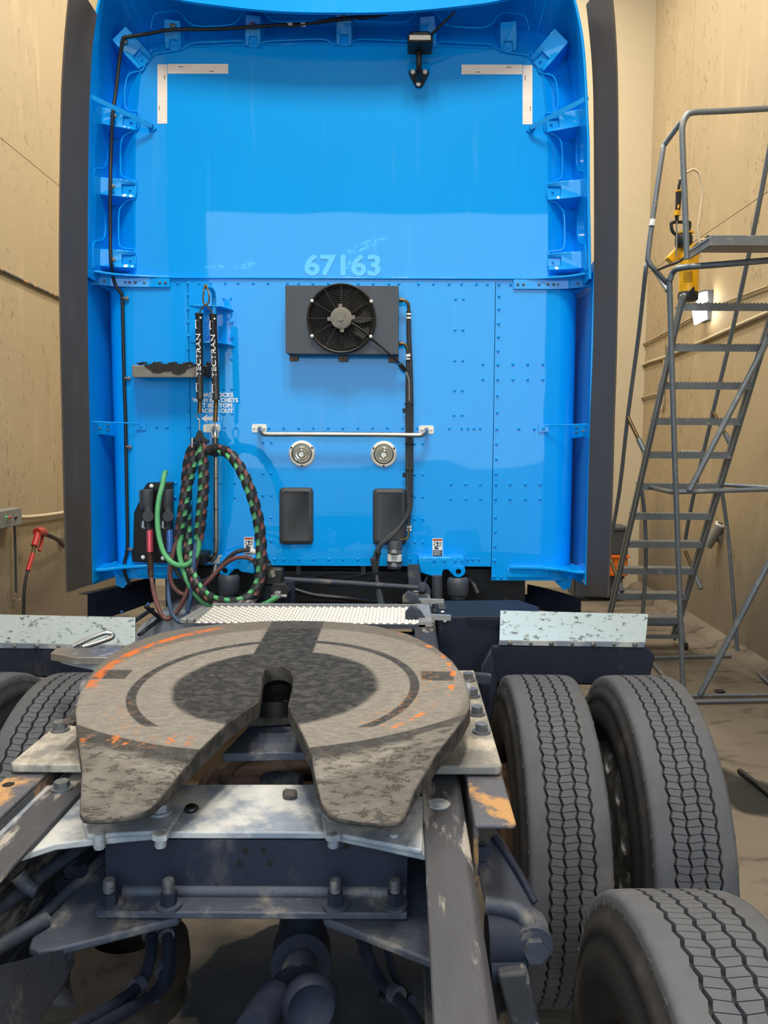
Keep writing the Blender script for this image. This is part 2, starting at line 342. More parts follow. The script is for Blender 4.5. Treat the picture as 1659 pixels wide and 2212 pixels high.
# tilt-up concrete panels with open joints
for i in range(len(zs) - 1):
    for j in range(len(ys) - 1):
        a = .003
        g = G(); g.prism([Vector((XR, ys[j] + a, zs[i] + a)), Vector((XR, ys[j + 1] - a, zs[i] + a)), Vector((XR, ys[j + 1] - a, zs[i + 1] - a)), Vector((XR, ys[j] + a, zs[i + 1] - a))], (.15, 0, 0))
        part('concrete_panel', g, M_wall, wr)
g = G(); g.box((XR + .2, 4.1, 3.1), (.1, 10.7, 6.2)); part('joint_backing', g, M_blk, wr)
wl = struct(hub('wall_left', None, (-2.75, 4, 0)))
zl = PLW(0, 297, 0).z; zl2 = zl
for i, (za, zb) in enumerate(((0, zl), (zl, ZC))):
    for ya, yb in ((YF, 3.2), (3.2, YB)):
        a = .003; g = G(); g.prism([Vector((lwx(ya + a), ya + a, za + a)), Vector((lwx(yb - a), yb - a, za + a)), Vector((lwx(yb - a), yb - a, zb - a)), Vector((lwx(ya + a), ya + a, zb - a))], (-.15, 0, 0))
        part('concrete_panel', g, M_wall, wl)
g = G(); g.prism([Vector((lwx(YF) - .15, YF, 0)), Vector((lwx(YB) - .15, YB, 0)), Vector((lwx(YB) - .15, YB, ZC)), Vector((lwx(YF) - .15, YF, ZC))], (-.1, 0, 0)); part('joint_backing', g, M_blk, wl)
g = G(); g.box((0.1, YB + .1, ZC / 2), (6.6, .2, ZC)); struct(part('wall_back', g, M_cw))
wf = struct(hub('wall_front', None, (0, YF, 0)))
DX0, DX1, DZ = -1.95, 2.15, 4.32
for nm, c, d in (('door_pier', ((-2.6 + DX0) / 2 - .1, YF - .1, ZC / 2), (DX0 + 2.8, .2, ZC)), ('door_pier', ((DX1 + 3.3) / 2, YF - .1, ZC / 2), (3.3 - DX1, .2, ZC)), ('door_header', ((DX0 + DX1) / 2, YF - .1, (DZ + ZC) / 2), (DX1 - DX0, .2, ZC - DZ))):
    g = G(); g.box(c, d); part(nm, g, M_ceil, wf)
g = G(); g.box((0, -21.5, -.12), (80, 39, .2)); struct(part('ground', g, M_yard))
g = G(); g.prism([(XR, YF, 0), (XR - .13, YF, 0), (XR - .10, YF, .05), (XR, YF, .09)], (0, YB - YF, 0)); struct(part('trim_1', g, M_floor))

# ================================================================ THE TRUCK
TK = thing('semi_truck', 'bright blue sleeper truck with black fifth wheel parked rear towards the viewer', 'truck', (0, 2, 0))
YC = 3.93
def XC(u, v=900, y=YC): return P(u, v, y).x
def ZW(v, u=740, y=YC): return P(u, v, y).z
cab = hub('cab', TK, (0, YC, 1.2))
# --- upper back wall
g = G(); up = [(292, 606), (291, 400), (294, 250), (303, 160), (324, 128), (352, 110), (382, 104), (470, 100), (560, 98), (740, 96)]
L = [P(u, v, YC) for u, v in up]; outl = L + [mx(p) for p in L[-2::-1]]
g.prism(outl, (0, .02, 0)); part('back_panel', g, MBU, cab)
# --- lower panels: centre sheet, side sheets curling round the corner posts
zt = ZW(604); 
xa, xb = XC(411.5), XC(1066)
def sheet(name, xs, z0, z1, mat=MB, off=0):
    rows = []
    for z in (z0 + (z1 - z0) * i / 6 for i in range(7)): rows.append([Vector((x, y + off, z)) for x, y in xs])
    g = G(); g.strip(rows); return part(name, g, mat, cab, solid=.008, fix=False)
zb_c = ZW(1222); zb_s = ZW(1252)
sheet('back_panel', [(xa + .0015, YC), ((xa + xb) / 2, YC - .0005), (xb - .0015, YC)], zb_c, zt, off=-.003)
cr = .115
def corner(sg, xs):
    cx = 1.055; pts = [(sg * xs, YC), (sg * (xs + cx) / 2, YC - .0003), (sg * cx, YC)]
    for i in range(1, 13): a = math.pi / 2 * i / 12; pts.append((sg * (cx + cr * math.sin(a)), YC + cr - cr * math.cos(a)))
    pts.append((sg * (cx + cr), 6.2)); return pts[::-1] if sg < 0 else pts
sheet('back_panel', corner(-1, -xa + .002), zb_s, zt)
sheet('back_panel', corner(1, xb + .002), zb_s, zt)
g = G(); g.bar((XC(292), YC - .006, zt + .004), (XC(1192), YC - .006, zt + .008), .016, .010); part('seam_ledge', g, MB, cab, bev=.003)
g = G(); g.box((0, 5.2, zt + .01), (2.26, 2.0, .02)); g.box((0, 5.2, zb_c + .02), (2.1, 2.0, .03)); part('cab_deck', g, M_blk, cab)
g = G(); g.box((0, 6.2, 2.4), (2.34, .05, 2.5)); part('cab_bulkhead', g, M_blk, cab)
# --- moulded roof fairing rim (a tray round the upper wall)
Ol = [(186, 597), (187, 500), (188, 400), (188, 300), (190, 250), (193, 170), (198, 95), (207, 35), (226, -30), (270, -60), (330, -60), (450, -45), (560, -36), (650, -32), (740, -30)]
M1 = [(243, 597), (242, 500), (242, 400), (243, 300), (245, 250), (248, 180), (256, 130), (268, 100), (290, 78), (320, 66), (370, 60), (450, 54), (560, 50), (650, 47), (740, 46)]
M2 = [(262, 597), (261, 500), (261, 400), (263, 300), (265, 250), (269, 190), (277, 155), (290, 125), (308, 104), (335, 92), (378, 82), (455, 77), (560, 74), (650, 71), (740, 70)]
I1 = [(293, 600), (292, 500), (292, 400), (293, 300), (295, 250), (300, 195), (304, 160), (312, 143), (325, 128), (352, 111), (383, 104.5), (470, 100.5), (560, 98.5), (650, 97), (740, 96.5)]
def loop(px, y): 
    L = [P(u, v, y) for u, v in px]; return L + [mx(p) for p in L[-2::-1]]
g = G(); g.strip([spline(loop(Ol, 3.715), 3), spline(loop(Ol, 3.725), 3), spline(loop(M1, 4.02), 3), spline(loop(M2, 3.995), 3), spline(loop(I1, 3.926), 3)])
part('roof_fairing_rim', g, MBI, cab, solid=.006, fix=False)
O2 = [p + Vector((0, 0, 0)) for p in loop(Ol, 3.715)]
g = G(); Osp = spline(O2, 3); g.strip([[p for p in Osp], [Vector((p.x * 1.012, 4.1, p.z + (.03 if p.z > 3 else 0))) for p in Osp], [Vector((p.x * 1.0, 6.0, p.z)) for p in Osp]]); part('roof_fairing_shell', g, MB, cab, solid=.006, fix=False)
g = G(); g.tube(O2[:], .006, 6, 3); part('fairing_edge_trim', g, MB, cab)
# trailing lip of the roof fairing, bowed forward in the middle
lp = [(300, -26), (380, -2), (460, 10), (560, 21), (650, 26), (741, 27)]
L = [P(u, v, 3.70 + .0) for u, v in lp]; L = L + [mx(p) for p in L[-2::-1]]; L = spline(L, 4)
g = G(); g.strip([L, [p + Vector((0, .0, .075)) for p in L], [p + Vector((0, .14, .10)) for p in L]]); part('roof_trailing_lip', g, MB, cab, solid=.02, fix=False)
# --- contour beads
def surf_y(u): return 3.725 + (u - 190) / 53 * .29 if u < 243 else 3.99
bead = [(640, 1830), (634, 1680), (660, 1645), (700, 1638), (720, 1590), (720, 1500), (690, 1390), (650, 1310), (640, 1240), (640, 1165), (660, 1148), (700, 1150), (728, 1110), (735, 1000), (725, 920), (690, 855), (660, 790), (655, 690), (672, 660), (740, 662), (768, 600), (775, 470), (745, 350), (727, 240), (735, 180), (775, 140), (830, 128), (890, 150), (930, 190)]
b3 = [(u / 3.1606, v / 3.1606) for u, v in bead]; pts = [P(u, v, surf_y(u) - .004) for u, v in b3]
g = G(); g.tube(pts, .0035, 5, 3); g.tube([mx(p) for p in pts], .0035, 5, 3)
tb = [(326, 62), (332, 35), (345, 27), (375, 24), (392, 30), (406, 48), (425, 56), (450, 57), (500, 53), (518, 38), (530, 24), (548, 20), (566, 24), (580, 38), (600, 47), (660, 46), (700, 44), (712, 30), (741, 26)]
pts = [P(u, v, 3.86) for u, v in tb]; g.tube(pts, .003, 5, 3); g.tube([mx(p) for p in pts], .003, 5, 3)
part('fairing_contour_bead', g, MBI, cab)
fl = [(915, 1850), (920, 1720), (905, 1700), (840, 1692), (812, 1650), (812, 1460), (830, 1410), (870, 1370), (922, 1350), (930, 1250), (915, 1235), (850, 1210), (825, 1170), (825, 990), (850, 925), (930, 885), (945, 860), (945, 775), (930, 760), (870, 748), (850, 690), (860, 560), (890, 500), (975, 478), (1000, 400), (1040, 340)]
pts = [P(u / 3.1606, v / 3.1606, 3.922) for u, v in fl]
g = G(); g.tube(pts, .004, 5, 3); g.tube([mx(p) for p in pts], .004, 5, 3)
tf = [(331, 116), (372, 110), (392, 106), (408, 96), (425, 92), (470, 91), (520, 88), (532, 98), (560, 97), (572, 90), (640, 86), (700, 85), (720, 95), (741, 95)]
pts = [P(u, v, 3.922) for u, v in tf]; g.tube(pts, .004, 5, 3); g.tube([mx(p) for p in pts], .004, 5, 3)
part('flange_contour_bead', g, MBI, cab)
for a, b in (((278, -10), (322, 85)), ((300, -10), (331, 60))):
    pp = [P(a[0], a[1], 3.74), P(b[0], b[1], 3.97)]
    for f_ in (lambda p: p, mx): g = G(); g.tube([f_(p) for p in pp], .004, 5, 1); part('fairing_joint_seam', g, MBI, cab)
# --- fairing standoff brackets
def bracket(a, b, w, mirror=False):
    """a: outer end px, b: end on the wall px, w half width px"""
    A = P(a[0], a[1], 3.87); B = P(b[0], b[1], 3.905); d = (B - A).normalized(); n = Vector((d.z, 0, -d.x)) ; k = 3.9 / F
    W_ = n * (w * k); ya = 3.865; yb = 3.90
    def q(t, s, y): p = A.lerp(B, t) + W_ * s; return Vector((p.x, y, p.z))
    t0 = [q(0, -1, ya), q(0, 1, ya), q(.62, 1, yb - .012), q(1, .95, yb + .01), q(1, .55, yb + .012), q(.62, .5, yb + .008), q(.62, -.5, yb + .008), q(1, -.55, yb + .012), q(1, -.95, yb + .01), q(.62, -1, yb - .012)]
    t1 = [q(-.12, -1.25, 4.0), q(-.12, 1.25, 4.0), q(.6, 1.6, 4.0), q(1.03, 1.15, 3.95), q(1, .55, 3.94), q(.62, .5, 3.94), q(.62, -.5, 3.94), q(1, -.55, 3.94), q(1.03, -1.15, 3.95), q(.6, -1.6, 4.0)]
    floor_ = [q(.62, -.5, 3.915), q(.62, .5, 3.915), q(1.02, .55, 3.918), q(1.02, -.55, 3.918)]
    c = q(.86, 0, 3.914)
    if mirror: t0, t1, floor_, c = [mx(p) for p in t0], [mx(p) for p in t1], [mx(p) for p in floor_], mx(c)
    g = G(); va = [g.v(p) for p in t0]; vb = [g.v(p) for p in t1]; N = len(va)
    g.f([va[i] for i in (0, 1, 2, 5, 6, 9)]); g.f([va[i] for i in (2, 3, 4, 5)]); g.f([va[i] for i in (6, 7, 8, 9)])
    for i in range(N): g.f([va[i], vb[i], vb[(i + 1) % N], va[(i + 1) % N]])
    g.prism(floor_, (0, .02, 0))
    o = part('fairing_bracket', g, MBI, cab, bev=.003)
    g = G(); g.dome(c, (0, -1, 0), .006, .006); part('bracket_bolt', g, MB, o)
for a, b, w in (((211, 401), (290, 409), 18), ((215, 249), (292, 263), 17), ((212, 556), (290, 561), 18), ((257, 72), (312, 134), 20), ((372, 44), (373, 104), 17), ((547, 34), (545, 98), 16)):
    bracket(a, b, w); bracket(a, b, w, True)
bracket((743, 30), (743, 95), 16)
# --- strut bars to the fairing sides
for s in (0, 1):
    f_ = mx if s else (lambda p: p)
    a, b = P(189, 205, 3.73), P(328, 272, 3.90); h = hub('fairing_strut', cab, f_((a + b) / 2))
    g = G(); g.bar(f_(a), f_(b), .006, .020, (0, -.3, 1)); part('strut_bar', g, MB, h)
    g = G(); t = [P(318, 268, 3.922), P(328, 264, 3.922), P(338, 277, 3.922), P(329, 284, 3.922)]; g.prism([f_(p) for p in t], (0, .006, 0)); g.bar(f_(P(326, 268, 3.895)), f_(P(326, 268, 3.925)), .02, .006); part('strut_foot', g, MB, h)
    g = G(); g.dome(f_(P(329, 275, 3.921)), (0, -1, 0), .006, .006); part('strut_bolt', g, MB, h)
# --- ledge brackets between upper and lower wall
for s in (0, 1):
    f_ = mx if s else (lambda p: p)
    g = G(); z0 = ZW(601, 375)
    top = [Vector((XC(375), 3.922, z0)), Vector((XC(320), 3.905, z0)), Vector((-1.085, 3.86, z0)), Vector((-1.15, 3.80, z0)), Vector((-1.19, 3.775, z0)), Vector((-1.205, 3.79, z0)), Vector((-1.19, 3.87, z0)), Vector((-1.10, 3.935, z0)), Vector((XC(375), 3.94, z0))]
    g.prism([f_(p) for p in top], (0, 0, .010)); 
    back = [(-1.20, 3.81), (-1.17, 3.86), (-1.11, 3.90), (-1.04, 3.916), (XC(375), 3.918)]
    g.strip([[f_(Vector((x, y, z0 - .045 - (.012 if i == 0 else 0)))) for i, (x, y) in enumerate(back)], [f_(Vector((x, y, z0))) for x, y in back]]); g.strip([[f_(Vector((x, y + .006, z0))) for x, y in back], [f_(Vector((x, y + .006, z0 - .045))) for x, y in back]])
    o = part('ledge_bracket', g, MB, cab, bev=.002)
    g = G()
    for u in (281, 290, 302, 321, 354, 366): g.dome(f_(Vector((XC(u), 3.917, z0 - .024))), (0, -1, 0), .007, .006)
    for x, y in ((-1.19, 3.83), (-1.165, 3.862), (-1.14, 3.882)): g.dome(f_(Vector((x, y - .002, z0 - .025))), (-.5 if not s else .5, -1, 0), .007, .006)
    part('ledge_bolts', g, M_bolt, o, kind='stuff')
# --- side extenders with rubber edge flaps
for s in (0, 1):
    f_ = mx if s else (lambda p: p)
    ex = hub('side_extender', cab, f_(Vector((-1.215, 3.9, 1.1)))); sg = 1 if s else -1
    zb = P(195, 1250, 3.82).z; 
    g = G(); g.strip([[Vector((sg * (1.190 if y < 3.8 else 1.212), y, z)) for y in (3.72, 3.95, 4.1, 4.5)] for z in (zb, 1.6, 2.1, zt + .05)]); part('extender_panel', g, MB, ex, solid=.012)
    g = G()
    for y, r in ((4.06, .010), (4.09, .006)): g.bar((sg * 1.185, y, zb), (sg * 1.185, y, zt), r * 2, r * 2)
    part('hinge_channel', g, MB, ex, bev=.003)
    # rubber flap: one tall strip along the whole rear edge, bowed at the top
    fi = [(206, 30), (197, 95), (192, 170), (189, 250), (187, 400), (186, 580), (187, 750), (190, 900), (193, 1080), (196, 1262)]
    fo = [(153, -60), (142, 40), (135, 130), (131, 220), (128, 400), (127, 600), (130, 780), (133, 900), (137, 1090), (142, 1280)]
    a = [P(u, v, 3.71) for u, v in fi]; b = [P(u, v, 3.505) for u, v in fo]
    if not s: a, b = [p for p in a], [p for p in b]
    else:
        fi2 = [(1266, 10), (1275, 95), (1280, 170), (1282, 250), (1283, 400), (1283, 580), (1281, 750), (1275, 900), (1270, 1080), (1266, 1280)]
        fo2 = [(1315, -60), (1325, 40), (1330, 130), (1332, 220), (1333, 400), (1332, 600), (1329, 780), (1325, 900), (1320, 1090), (1312, 1291)]
        a = [P(u, v, 3.71) for u, v in fi2]; b = [P(u, v, 3.505) for u, v in fo2]
    a, b = spline(a, 3), spline(b, 3); m = [(p + q) / 2 + Vector((sg * .004, 0, 0)) for p, q in zip(a, b)]
    g = G(); g.strip([a, m, b]); part('rubber_flap', g, M_rub, ex, solid=.008, fix=False, label='black rubber edge flap')
    # channel brackets joining extender to the cab
    for q4 in (((186, 580), (252, 612), (251, 634), (187, 606)), ((193, 909), (252, 913), (251, 944), (193, 937)), ((196, 1231), (250, 1213), (250, 1246), (196, 1265))):
        ys_ = (3.83, 3.985, 3.985, 3.83); g = G(); g.prism([f_(P(u, v, y)) for (u, v), y in zip(q4, ys_)], (sg * -.0, .05, 0)); part('channel_bracket', g, MB, ex, bev=.006)
    g = G()
    for u, v, y in ((216, 606, 3.88), (238, 617, 3.95), (216, 926, 3.88), (234, 929, 3.93), (234, 918, 3.93), (218, 1247, 3.88)): g.dome(f_(P(u, v, y)), (0, -1, 0), .006, .006)
    part('bracket_rivets', g, M_bolt, ex, kind='stuff')
    g = G(); a, b = f_(P(198, 911, 3.80)), f_(P(299, 915, 3.905)); g.tube([a, b], .004, 6, 1); g.tube([a, a + Vector((0, 0, -.035))], .004, 6, 1); part('stay_rod', g, MB, ex)
    g = G(); g.prism([f_(P(u, v, YC - .008)) for u, v in ((293, 912), (315, 912), (315, 929), (293, 929))], (0, .006, 0)); g.dome(f_(P(304, 921, YC - .009)), (0, -1, 0), .008, .006); part('rod_foot_plate', g, MB, ex)
    # lower ledge
    z0 = P(1150, 1230, 3.90).z; g = G()
    g.prism([Vector((sg * x, y, z0)) for x, y in ((.84, 3.925), (.84, 3.905), (.99, 3.895), (1.09, 3.84), (1.15, 3.775), (1.205, 3.765), (1.205, 3.95), (1.05, 3.94))], (0, 0, .014))
    g.prism([Vector((sg * x, 3.918, z)) for x, z in ((.83, z0 + .004), (1.04, z0 + .004), (1.04, z0 - .045), (.83, z0 - .045))], (0, .008, 0)); part('ledge_bracket', g, MB, ex, bev=.003)
    g = G(); g.prism([Vector((sg * x, 3.98, z)) for x, z in ((1.06, zb_s + .01), (1.17, zb_s + .01), (1.165, zb_s - .045), (1.13, zb_s - .06))], (0, .01, 0)); part('corner_gusset', g, MB, ex)
# --- rivets (5 px heads, one joined part)
g = G()
def riv(u, v): g.dome(P(u, v, YC - .003), (0, -1, 0), .0075, .006, 8)
for u in (384, 406, 431, 455, 487, 514, 547, 579, 621, 645, 676, 709, 741, 774, 806, 840, 862, 904, 936, 970, 997, 1029, 1053, 1078, 1103): riv(u, 613 + (u - 740) * .004)
for v in (637, 667, 696, 725, 754, 850, 887, 922): riv(407, v)
for v in (640, 668, 699, 728, 758, 788, 820, 855, 891, 927, 959, 992, 1023, 1046, 1078, 1117, 1148, 1180, 1211, 1245): riv(1078 - (v - 640) * .016, v)
for v in (646, 713, 779, 844, 897): riv(984 - (v - 646) * .012, v); riv(1001 - (v - 646) * .012, v)
for u in (1043, 1108, 1140, 1173): riv(u, 787); riv(u, 820)
for u in (338, 361, 971, 997, 1011, 1024, 1037, 1121, 1154): riv(u, 922 + (u - 300) * .0055)
for u in range(581, 920, 32): riv(u, 925)
for u in (485, 511): riv(u, 924)
for v in (956, 1022, 1070, 1118, 1168): 
    for u in (568, 586, 896, 913): riv(u, v + (3 if u > 800 else 0))
for u in (974, 1006, 1038, 1102, 1135, 1167): riv(u, 1046); riv(u, 1078)
for u in (593, 614, 646, 678, 710, 741, 773, 886, 1010, 1021, 1034): riv(u, 1208)
for u in (1066, 1083, 1100, 1116, 1148): riv(u, 1246)
for u, v in ((483, 645), (499, 645), (483, 775), (500, 776), (484, 840), (501, 841), (485, 894), (502, 894), (379, 1043), (379, 1074), (507, 1043), (476, 1043), (507, 1074)): riv(u, v)
part('panel_rivets', g, MB, cab, kind='stuff')
# --- reflective tape corners
for s in (0, 1):
    f_ = mx if s else (lambda p: p)
    o = hub('reflective_corner', cab, f_(P(350, 150, YC)))
    for q in ([(362, 138), (493, 138), (493, 159), (362, 159)], [(340, 139), (361, 139), (361, 267), (340, 267)]):
        k = [Vector((u, v)) for u, v in q]
        if s: k = [Vector((1490 - u, v + 1.5)) for u, v in q]
        g = G(); g.prism([P(u, v, YC - .0015) for u, v in k], (0, .0015, 0)); part('tape_strip', g, M_tape, o)
    g = G()
    for u, v, w_, h_ in ((391, 144, 10, 1.4), (457, 154, 10, 1.4), (355.5, 167, 1.4, 10), (344, 233, 1.4, 10)):
        u_ = 1490 - u if s else u; g.prism([P(u_ + a * w_ / 2, v + b * h_ / 2 + (1.5 if s else 0), YC - .002) for a, b in ((-1, -1), (1, -1), (1, 1), (-1, 1))], (0, .001, 0))
    part('tape_print', g, M_cond, o, kind='stuff')
# --- unit number and lettering
text('unit_number', '67163', M_num, cab, P(740, 573, YC - .0015), (1, 0, 0), (0, 0, 1), w=160 * YC / F, h=44 * YC / F, bold=.034)
text('load_lock_lettering', 'LOAD LOCKS\nWITH RATCHETS\nAT BOTTOM\nFACING OUT', M_wht, cab, P(465, 870, YC - .004), (1, 0, 0), (0, 0, 1), w=98 * YC / F, h=43 * YC / F, bold=.042)
g = G(); g.prism([P(u, v, YC - .005) for u, v in ((435, 904), (449, 894), (446, 900), (472, 900), (472, 908), (446, 908), (449, 914))], (0, .002, 0)); part('lettering_arrow', g, M_wht, cab)
# --- wiring down the driver side
g = G(); cab_px = [(836, 30, 3.87), (800, 36, 3.87), (745, 41, 3.862), (690, 48, 3.87), (640, 53, 3.87), (620, 53, 3.87), (547, 58, 3.858), (460, 63, 3.88), (372, 64, 3.858), (320, 73, 3.86), (275, 80, 3.855), (265, 86, 3.855), (258, 130, 3.88), (250, 200, 3.88), (243, 250, 3.86), (240, 330, 3.88), (238, 401, 3.86), (238, 480, 3.88), (239, 556, 3.86), (241, 575, 3.87), (243, 592, 3.9), (250, 617, 3.9), (262, 634, 3.91), (264, 645, 3.915), (266, 720, 3.915), (268, 818, 3.915), (271, 900, 3.915), (272, 966, 3.915), (274, 1080, 3.915), (275, 1180, 3.915), (268, 1218, 3.92), (270, 1240, 3.92), (280, 1262, 3.95)]
wc = hub('fairing_wiring', cab, P(268, 700, 3.92)); g.tube([P(*p) for p in cab_px], .0085, 8, 3); part('wiring_loom', g, M_blk, wc)
g = G(); g.tube([P(800, 33, 3.868), P(700, 44, 3.862), P(640, 56, 3.866), P(600, 54, 3.866)], .006, 6, 4); part('connector_tail', g, M_blk, wc)
for u, v, y in ((273, 645, 3.916), (277, 818, 3.916), (280, 966, 3.916), (281, 1187, 3.916), (270, 89, 3.862), (246, 250, 3.866), (243, 402, 3.866), (244, 561, 3.866), (374, 55, 3.862), (547, 53, 3.862), (743, 35, 3.862)):
    g = G(); g.lathe([(.011, -.006), (.011, 0), (.005, .004), (.0001, .004)], P(u, v, y), (0, -1, 0), 12); g.tube([P(u - 3, v, y), P(u - 8, v - 2, y - .004)], .006, 6, 1); part('cable_clip', g, M_bolt, wc)
g = G(); 
for u in (627, 655): g.tube([P(u - 5, 53.5, 3.868), P(u + 5, 52.5, 3.868)], .0095, 8, 1)
part('wiring_tag', g, M_white, wc)
# --- antenna
an = hub('antenna', cab, P(905, 130, 3.8))
g = G(); c = P(907, 96, 3.80); g.box(c, (.115, .10, .042), 0, R(-8)); part('antenna_base', g, M_blkg, an, bev=.010)
g = G(); g.box(c + Vector((0, -.01, .03)), (.095, .05, .03)); part('antenna_mount_cap', g, M_blkg, an, bev=.010)
g = G(); g.tube([P(905, 104, 3.83), P(905, 135, 3.83), P(905, 160, 3.86), P(905, 172, 3.90)], .014, 10, 4); part('antenna_post', g, M_blkg, an)
g = G(); g.prism([P(u, v, 3.915) for u, v in ((885, 150), (925, 150), (927, 158), (911, 188), (899, 188), (883, 158))], (0, .012, 0)); o = part('antenna_foot_plate', g, M_blkg, an, bev=.004)
for u, v in ((892, 156), (918, 156), (904, 182)):
    g = G(); g.lathe([(.011, 0), (.011, .006), (.006, .009), (.0001, .009)], P(u, v, 3.914), (0, -1, 0), 12); part('foot_bolt', g, M_white, o)
g = G(); g.tube([P(921, 86, 3.80), P(950, 57, 3.76), P(983, 25, 3.72)], lambda t: .007 - .002 * t, 8, 2); part('antenna_whip', g, M_blkg, an)
# --- condenser unit with electric fan
YK = 3.81; ck = hub('condenser', cab, P(738, 690, YK)); fc = P(738, 689, YK - .002); fr_ = 69.5 * YK / F
g = G()
rect = [P(616, 616.5, YK), P(861, 618, YK), P(860.5, 765, YK), P(616, 763, YK)]
N = 48; ring = [fc + Vector((math.cos(2 * math.pi * i / N) * fr_, .002, math.sin(2 * math.pi * i / N) * fr_)) for i in range(N)]
def rp(a):
    d = Vector((math.cos(a), math.sin(a))); x0, x1, z0, z1 = rect[0].x, rect[1].x, rect[2].z, rect[0].z; ts = []
    if d.x > 1e-6: ts.append((x1 - fc.x) / d.x)
    if d.x < -1e-6: ts.append((x0 - fc.x) / d.x)
    if d.y > 1e-6: ts.append((z1 - fc.z) / d.y)
    if d.y < -1e-6: ts.append((z0 - fc.z) / d.y)
    t = min(ts); return Vector((fc.x + d.x * t, YK, fc.z + d.y * t))
ang = sorted([2 * math.pi * i / N for i in range(N)] + [math.atan2(p.z - fc.z, p.x - fc.x) % (2 * math.pi) for p in rect])
ro = [g.v(rp(a)) for a in ang]; ri = [g.v(fc + Vector((math.cos(a) * fr_, .002, math.sin(a) * fr_))) for a in ang]; rb = [g.v(v.co + Vector((0, YC - YK, 0))) for v in ro]; rc = [g.v(v.co + Vector((0, .05, 0))) for v in ri]
n_ = len(ang)
for i in range(n_):
    j = (i + 1) % n_; g.f([ro[i], ro[j], ri[j], ri[i]]); g.f([ro[i], rb[i], rb[j], ro[j]]); g.f([ri[i], ri[j], rc[j], rc[i]])
part('condenser_case', g, M_cond, ck, bev=.002)
g = G(); g.prism([fc + Vector((math.cos(2 * math.pi * i / N) * fr_, .055, math.sin(2 * math.pi * i / N) * fr_)) for i in range(N)], (0, .01, 0)); part('condenser_core', g, M_fin, ck)
g = G(); g.lathe([(fr_ + .008, .0), (fr_ + .008, -.020), (fr_ + .003, -.024), (fr_ - .003, -.020), (fr_ - .003, .02)], fc, (0, 1, 0), 56, False)
part('fan_shroud', g, M_blk, ck)
fb = fc + Vector((0, .018, 0)); g = G()
for i in range(9):
    a = 2 * math.pi * i / 9; pr = []
    for t in (0, .5, 1):
        rr = .045 + (fr_ - .06) * t; sw = a + .25 * t * t; w2 = .26 + .05 * t
        pr.append([fb + Vector((math.cos(sw + w2 * k) * rr, .012 * k, math.sin(sw + w2 * k) * rr)) for k in (-1, 0, 1)])
    g.strip(pr)
g.cyl(fb + Vector((0, -.01, 0)), fb + Vector((0, .015, 0)), .05, n=24); part('fan_blades', g, M_blk, ck, solid=.003, fix=False)
g = G(); gy = fc + Vector((0, -.018, 0))
for i in range(11): rr = .058 + (fr_ - .058) * i / 10; g.torus(gy + Vector((0, .004 if i == 10 else 0, 0)), (0, 1, 0), rr, .0018, 48, 4)
for i in range(12):
    a = 2 * math.pi * i / 12; d = Vector((math.cos(a), 0, math.sin(a))); g.tube([gy + d * .045, gy + d * (fr_ + .004)], .0022, 5, 1)
part('fan_guard', g, M_blk, ck, kind='stuff')
g = G(); mo = fc + Vector((0, -.02, 0)); g.lathe([(.050, .03), (.052, -.004), (.049, -.012), (.036, -.016), (.016, -.016), (.015, -.02), (.0001, -.02)], mo, (0, 1, 0), 32, False)
for a in (90, 0, 180, 270): d = Vector((math.cos(R(a + 4)), 0, math.sin(R(a + 4)))); g.box(mo + d * .056 + Vector((0, -.004, 0)), (.018, .012, .018), 0, 0, R(a))
for i in range(16): a = 2 * math.pi * i / 16; d = Vector((math.cos(a), 0, math.sin(a))); g.bar(mo + d * .02 + Vector((0, -.0165, 0)), mo + d * .042 + Vector((0, -.015, 0)), .002, .002, (0, 1, 0))
part('fan_motor', g, M_foam, ck, label='pale grey fan motor')
for u, v in ((674, 650), (802, 651), (674, 726), (801, 727)):
    g = G(); g.dome(P(u, v, YK - .026), (0, -1, 0), .0085, .008, 12); part('case_button', g, M_white, ck)
for u0, u1, v0, v1 in ((625, 644, 769, 780), (731, 752, 769, 781), (839, 861, 771, 783)):
    g = G(); g.prism([P(u0, v0, YC - .02), P(u1, v0, YC - .02), P(u1, v1 - 2, YC - .02), P(u1 - 2, v1, YC - .02), P(u0 + 2, v1, YC - .02), P(u0, v1 - 2, YC - .02)], (0, .012, 0)); g.dome(P((u0 + u1) / 2, (v0 + v1) / 2 + 1, YC - .021), (0, -1, 0), .006, .004); part('mounting_tab', g, M_tab, ck, bev=.002)
g = G(); g.tube([P(760, 698, YK - .03), P(785, 715, YK - .03), P(810, 737, YK - .02), P(845, 768, YK - .005), P(862, 784, YK + .05)], .005, 6, 4); g.tube([P(762, 700, YK - .026), P(790, 722, YK - .024), P(820, 748, YK - .012)], .003, 5, 3)
part('fan_lead', g, M_blk, ck); g = G(); g.bar(P(864, 787, 3.86), P(875, 801, 3.88), .022, .018, (0, 1, 0)); part('lead_connector', g, M_blk, ck, bev=.003)
